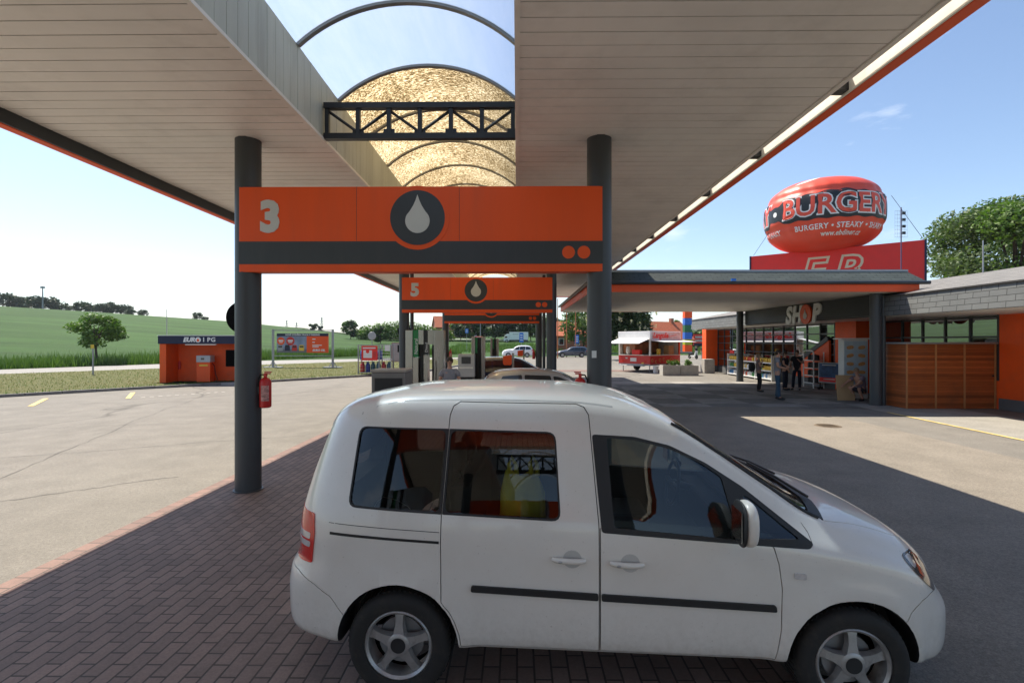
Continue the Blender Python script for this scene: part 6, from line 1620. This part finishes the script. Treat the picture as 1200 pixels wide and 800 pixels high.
# planter plants
for k,(x,w_) in enumerate(((9.95,1.0),(10.85,.55))):
    cen=[(x+g_.uniform(-.35,.35)*w_,32.6+g_.uniform(-.15,.15),.70+g_.uniform(0,.2)) for _ in range(9)]
    o=leaves_mesh('shrub',cen,[(.16,.16,.16)]*9,420,.055,[MT['leaflight'],MT['leaf']],(.6,.4),seed=80+k)
    tag(o,'bushy green plant growing in the '+('left' if k==0 else 'right')+' concrete planter','plant')
# tall grass fringe on the field edge and dry tufts on the verge
def blades(name,pts,hmin,hmax,w_,mat,seed):
    g=np.random.default_rng(seed); n=len(pts); P=np.array(pts); h=hmin+(hmax-hmin)*g.random(n)**1.5; a=g.random(n)*2*math.pi
    dx=np.stack([np.cos(a),np.sin(a),np.zeros(n)],1)*(w_*(.6+.8*g.random(n)))[:,None]; ln=np.stack([g.normal(size=n)*.22,g.normal(size=n)*.22,np.ones(n)],1)*h[:,None]
    V=np.stack([P-dx,P+dx,P+ln],1).reshape(-1,3); F=np.arange(3*n).reshape(n,3)
    me=bpy.data.meshes.new(name); me.from_pydata(V.tolist(),[],F.tolist()); me.materials.append(mat); o=bpy.data.objects.new(name,me); COL.objects.link(o); return stuff(o)
pts=[]
def along(poly,t):
    L=[(Vector(b)-Vector(a)).length for a,b in zip(poly[:-1],poly[1:])]; s=t*sum(L)
    for i,l in enumerate(L):
        if s<=l: return Vector(poly[i]).lerp(Vector(poly[i+1]),s/l)
        s-=l
    return Vector(poly[-1])
for i in range(26000):
    p=along(ROADF[1:6],random.random()); nrm=Vector((-.8,.6)); d=abs(random.gauss(0,4.5))+.4; q=p+nrm*d; pts.append((q.x,q.y,terrain(q.x,q.y)-.05))
blades('tall_grass',pts,.35,1.25,.045,MT['tallgrass'],3)
pts=[]
for i in range(26000):
    t_=random.random(); a=along(KERB[1:8],t_); b=along(ROADN[1:6],t_); q=a.lerp(b,random.uniform(.02,.98)); pts.append((q.x,q.y,.09))
blades('verge_grass',pts[::2],.04,.13,.012,MT['drygrass'],4); blades('green_verge_grass',pts[1::2],.03,.11,.012,MT['tallgrass'],14)
pts=[]
for i in range(2600):
    a=along(KERB[1:9],random.random()); q=a+Vector((-.6,.8))*abs(random.gauss(0,.12)); pts.append((q.x,q.y,.08))
blades('kerb_grass',pts,.05,.2,.012,MT['leaflight'],5)
pts=[]
for i in range(16000):
    x=random.uniform(-14,40); y=random.uniform(84,125)
    if y<84+max(0,(x-4)*.22)+1: continue
    pts.append((x,y,terrain(x,y)-.03))
blades('meadow_grass',pts,.25,.9,.05,MT['tallgrass'],6)

# ================= PEOPLE =================
def skinned(J,E,root,sub=1,extra=0.0):
    names=list(J); ix={n:i for i,n in enumerate(names)}
    me=bpy.data.meshes.new('s'); me.from_pydata([J[n][0] for n in names],[(ix[a],ix[b]) for a,b in E],[])
    ob=bpy.data.objects.new('s',me); COL.objects.link(ob)
    md=ob.modifiers.new('k','SKIN'); md.use_smooth_shade=True
    for i,n in enumerate(names):
        r=J[n][1]; v=me.skin_vertices[0].data[i]; v.radius=((r[0]+extra),(r[1]+extra)) if isinstance(r,tuple) else (r+extra,r+extra); v.use_root=(n==root)
    ss=ob.modifiers.new('s','SUBSURF'); ss.levels=sub; ss.render_levels=sub
    bpy.context.view_layer.update(); m2=bpy.data.meshes.new_from_object(ob.evaluated_get(bpy.context.evaluated_depsgraph_get()))
    mb=MB().mesh(m2); bpy.data.objects.remove(ob); bpy.data.meshes.remove(me); bpy.data.meshes.remove(m2); return mb
BASE=dict(pelvis=((0,0,.95),(.15,.11)),waist=((0,0,1.10),(.135,.10)),chest=((0,0,1.30),(.165,.115)),collar=((0,.015,1.45),(.085,.07)),neck=((0,.005,1.53),.05),chin=((0,-.015,1.60),(.058,.072)),head=((0,-.012,1.68),(.072,.088)),crown=((0,0,1.745),(.05,.06)),
  shl=((-.175,.005,1.42),.062),shr=((.175,.005,1.42),.062),ell=((-.23,.03,1.15),.044),elr=((.23,.03,1.15),.044),wrl=((-.24,-.05,.92),.030),wrr=((.24,-.05,.92),.030),hdl=((-.24,-.075,.86),(.036,.02)),hdr=((.24,-.075,.86),(.036,.02)),
  hpl=((-.09,0,.90),.088),hpr=((.09,0,.90),.088),knl=((-.10,-.02,.50),.058),knr=((.10,-.02,.50),.058),anl=((-.105,.02,.10),.042),anr=((.105,.02,.10),.042),tol=((-.115,-.12,.04),(.04,.03)),tor=((.115,-.12,.04),(.04,.03)))
EDG=[('pelvis','waist'),('waist','chest'),('chest','collar'),('collar','neck'),('neck','chin'),('chin','head'),('head','crown'),('chest','shl'),('chest','shr'),('shl','ell'),('shr','elr'),('ell','wrl'),('elr','wrr'),('wrl','hdl'),('wrr','hdr'),('pelvis','hpl'),('pelvis','hpr'),('hpl','knl'),('hpr','knr'),('knl','anl'),('knr','anr'),('anl','tol'),('anr','tor')]
def person(label,loc,rz,h,pose,top,legs,hair,shoes='black',shorts=False,sleeve=.6,group=None,glow=None,tight=0):
    t=thing('person',label,'person',loc,rz,group); s=h/1.77
    J={k:(tuple(s*c for c in (pose.get(k,v[0]))),tuple(s*c for c in v[1]) if isinstance(v[1],tuple) else s*v[1]) for k,v in BASE.items()}
    mb=skinned(J,EDG,'pelvis')
    V=lambda k:Vector(J[k][0])
    up=(V('crown')-V('chin')).normalized(); hc=V('head'); ang=Vector((0,0,1)).rotation_difference(up).to_matrix().to_4x4()
    face=ang@Matrix.Rotation(pose.get('turn',0),4,'Z')
    def hp(x,y,z): return hc+face@Vector((x*s,y*s,z*s))
    mb.ell(hp(0,-.10,-.025),(.014*s,.020*s,.020*s),8,6)
    for x in (-.078,.078): mb.ell(hp(x,.0,-.02),(.012*s,.022*s,.032*s),8,6)
    # five fingers on each hand
    for sd,sx in (('l',-1),('r',1)):
        w0=V('wr'+sd); h0=V('hd'+sd); d=(h0-w0).normalized(); sidev=d.cross(Vector((sx,0,0.2))).normalized(); nrm=sidev.cross(d)
        for k,(o,L) in enumerate(((-.03,.065),(-.01,.075),(.01,.072),(.03,.055))):
            b=h0+sidev*o*s; mb.tube([b,b+d*L*.5*s,b+(d*L*.85-nrm*sx*.02)*s],[.010*s,.009*s,.007*s],6)
        b=h0-d*.03*s-sidev*.03*s; mb.tube([b,b+(d*.02-sidev*.03)*s,b+(d*.05-sidev*.038)*s],[.011*s,.010*s,.007*s],6)
    mb.build('body',MT['skin'],t,ang=80)
    m=MB()
    for x in (-.031,.031): m.ell(hp(x,-.086,.012),(.011*s,.006*s,.007*s),8,6)
    m.build('eyes',MT['black'],t)
    m=MB(); m.ell(hp(0,-.094,-.062),(.022*s,.006*s,.006*s),8,6); m.build('mouth',M('lips',(.35,.13,.11),.5) if 'lips' not in bpy.data.materials else bpy.data.materials['lips'],t)
    # hair: cap over the skull
    m=MB(); vs=[];n=18;rows=7
    for i in range(rows+1):
        th=math.pi/2*(i/rows)*1.12
        for j in range(n):
            a=2*math.pi*j/n; fr=(-math.sin(a)+1)/2  # 1 at the front (-y)
            tt=th*(1.0+.35*(1-fr)) ; x=.088*math.sin(tt)*math.cos(a); y=.104*math.sin(tt)*math.sin(a)+.008; z=.108*math.cos(tt)-.005
            vs.append(hp(x,y,z))
    m.add(vs,[(i*n+j,(i+1)*n+j,(i+1)*n+(j+1)%n,i*n+(j+1)%n) for i in range(rows) for j in range(n)],0,True)
    m.build('hair',MT[hair],t,ang=80)
    # shirt
    K=['waist','chest','shl','shr','ell','elr']; JJ={k:J[k] for k in K}
    low=V('pelvis').lerp(V('waist'),-.30); JJ['low']=(tuple(low),(J['pelvis'][1][0]*1.02,J['pelvis'][1][1]*1.05)); nk=V('chest').lerp(V('collar'),1.05); JJ['nk']=(tuple(nk),(.098*s,.078*s))
    for sd in 'lr':
        e=V('sh'+sd).lerp(V('el'+sd),sleeve); JJ['el'+sd]=(tuple(e),.056*s)
    mb=skinned(JJ,[('low','waist'),('waist','chest'),('chest','nk'),('chest','shl'),('chest','shr'),('shl','ell'),('shr','elr')],'waist',1,.022*s); mb.build('shirt',MT[top],t,ang=80)
    K=['pelvis','hpl','hpr','knl','knr']; JJ={k:J[k] for k in K}; ed=[('pelvis','hpl'),('pelvis','hpr'),('hpl','knl'),('hpr','knr'),('pelvis','wb')]; JJ['wb']=(tuple(V('pelvis').lerp(V('waist'),.55)),J['waist'][1])
    if shorts:
        for sd in 'lr': JJ['kn'+sd]=(tuple(V('hp'+sd).lerp(V('kn'+sd),.92)),.075*s)
    else:
        for sd in 'lr':
            a=V('an'+sd); JJ['kn'+sd]=(J['kn'+sd][0],(.062-tight)*s); JJ['an'+sd]=(tuple(a+Vector((0,0,-.03*s))),(.055-tight)*s); ed.append(('kn'+sd,'an'+sd))
    mb=skinned(JJ,ed,'pelvis',1,.012*s); mb.build('shorts' if shorts else 'trousers',MT[legs],t,ang=80)
    for sd in 'lr':
        m=MB(); a=V('an'+sd); o=V('to'+sd); d=(o-a); d.z=0; d=d.normalized() if d.length>1e-4 else Vector((0,-1,0)); rot=math.atan2(d.y,d.x)+math.pi/2
        c=Vector((a.x,a.y,0))+d*.075*s; m.ell((c.x,c.y,max(0.045*s,o.z*.9)),(.048*s,.135*s,.045*s),14,8,0,2.6,Matrix.Rotation(rot,4,'Z')); m.build('shoe',MT[shoes],t)
    return t
gX,gY=G(911,468)
# facing: local -Y is forward; rz turns it
person('standing man in a grey t-shirt and blue jeans holding his phone before the shop',(gX,gY,.006),R(62),1.84,
  dict(ell=(-.22,-.02,1.17),wrl=(-.12,-.27,1.12),hdl=(-.08,-.32,1.14),elr=(.23,-.0,1.16),wrr=(.12,-.26,1.08),hdr=(.08,-.31,1.10),chin=(0,-.03,1.59),head=(0,-.035,1.665),crown=(0,-.02,1.735),knl=(-.12,-.03,.5),anl=(-.15,-.05,.10),tol=(-.17,-.18,.04)),'tgrey','denim','hair','black')
x,y=G(889,459)
w=person('woman in a taupe top and tight black trousers with a dark shoulder bag',(x,y,.006),R(70),1.62,
  dict(elr=(.20,-.08,1.16),wrr=(.08,-.16,1.40),hdr=(.05,-.15,1.47),ell=(-.21,-.06,1.18),wrl=(-.06,-.20,1.14),hdl=(0,-.22,1.16),knl=(-.07,-.09,.50),anl=(-.06,-.02,.10),tol=(-.07,-.15,.04)),'pinkgrey','darkcloth','hairg','black',sleeve=.2,tight=.012)
m=MB(); m.ell((0,0,0),(.12,.16,.19),12,8,0,2.6); o=m.build('shoulder_bag',MT['darkcloth']); o.location=Matrix.Translation((x,y,0))@Matrix.Rotation(R(70),4,'Z')@Vector((-.02,.26,1.06)); tag(o,'dark bag hanging behind the woman in the taupe top','bag')
x,y=G(920,457); person('man in navy clothes mostly hidden behind the man in the grey t-shirt',(x,y,.006),R(40),1.70,dict(ell=(-.22,-.03,1.18),wrl=(-.14,-.22,1.08),hdl=(-.10,-.27,1.08)),'navycloth','navycloth','hair')
x,y=G(934,457); person('man in a black t-shirt and dark trousers raising one hand before the shelves',(x,y,.006),R(-35),1.76,
  dict(elr=(.26,-.06,1.18),wrr=(.12,-.25,1.30),hdr=(.08,-.28,1.36),ell=(-.27,.0,1.16),wrl=(-.22,-.18,1.0),hdl=(-.2,-.22,.96),knl=(-.14,-.02,.5),anl=(-.17,.02,.10),tol=(-.19,-.12,.04)),'darkcloth','navycloth','hair')
# crouching man
x,y=G(1000,469.5)
person('man in a mauve t-shirt and patterned shorts crouching beside the cardboard sheet',(x+.2,y,.006),R(-72),1.78,
  dict(pelvis=(0,.16,.36),waist=(0,.10,.50),chest=(0,-.0,.72),collar=(0,-.05,.87),neck=(0,-.08,.95),chin=(0,-.12,1.01),head=(0,-.13,1.09),crown=(0,-.12,1.155),shl=(-.175,-.02,.83),shr=(.175,-.02,.83),ell=(-.22,-.30,.66),elr=(.22,-.28,.64),wrl=(-.18,-.52,.56),wrr=(.16,-.50,.52),hdl=(-.17,-.58,.53),hdr=(.14,-.56,.48),
   hpl=(-.10,.13,.33),hpr=(.10,.13,.33),knl=(-.17,-.26,.50),knr=(.17,-.24,.47),anl=(-.14,-.02,.12),anr=(.14,.0,.10),tol=(-.16,-.18,.04),tor=(.17,-.17,.04)),'mauve','plaid','hairg','black',True)
# people at the pumps
person('man in a grey t-shirt waiting beside the steel pumps with folded arms',(PX(527,12.7),12.7,.008),R(5),1.76,
  dict(ell=(-.25,-.04,1.16),wrl=(-.06,-.20,1.12),hdl=(.02,-.21,1.14),elr=(.25,-.04,1.16),wrr=(.06,-.23,1.08),hdr=(-.02,-.24,1.09)),'tgrey','denim','hair')
person('person with brown hair half hidden behind the payment terminal',(PX(545.5,18.9),18.9,.008),R(15),1.64,{},'mauve','darkcloth','hair')
for px,l,tp in ((816,'person in black beside the scooter beyond the planters','darkcloth'),(823.5,'person in dark jacket and grey trousers standing right of the scooter','navycloth')):
    person(l,(PX(px,64),64,.006),R(30 if px<820 else -40),1.62,dict(wrr=(.18,-.22,1.05),hdr=(.15,-.28,1.08)),tp,'darkcloth' if px<820 else 'tgrey','hair')
# ================= AIR =================
t=NT('haze_air'); t.t.nodes.remove(t.out); t.out=t.n('ShaderNodeOutputMaterial')
pv=t.n('ShaderNodeVolumePrincipled'); pv.inputs['Color'].default_value=(.80,.87,.95,1); pv.inputs['Density'].default_value=.00013; pv.inputs['Anisotropy'].default_value=.3
t.l(pv.outputs[0],t.out.inputs['Volume'])
m=MB(); zlo=min(v.co.z for v in bpy.data.objects['ground'].data.vertices)-1.0
m.box((-3100,-320,zlo),(3100,4100,112)); stuff(m.build('haze',t.m))
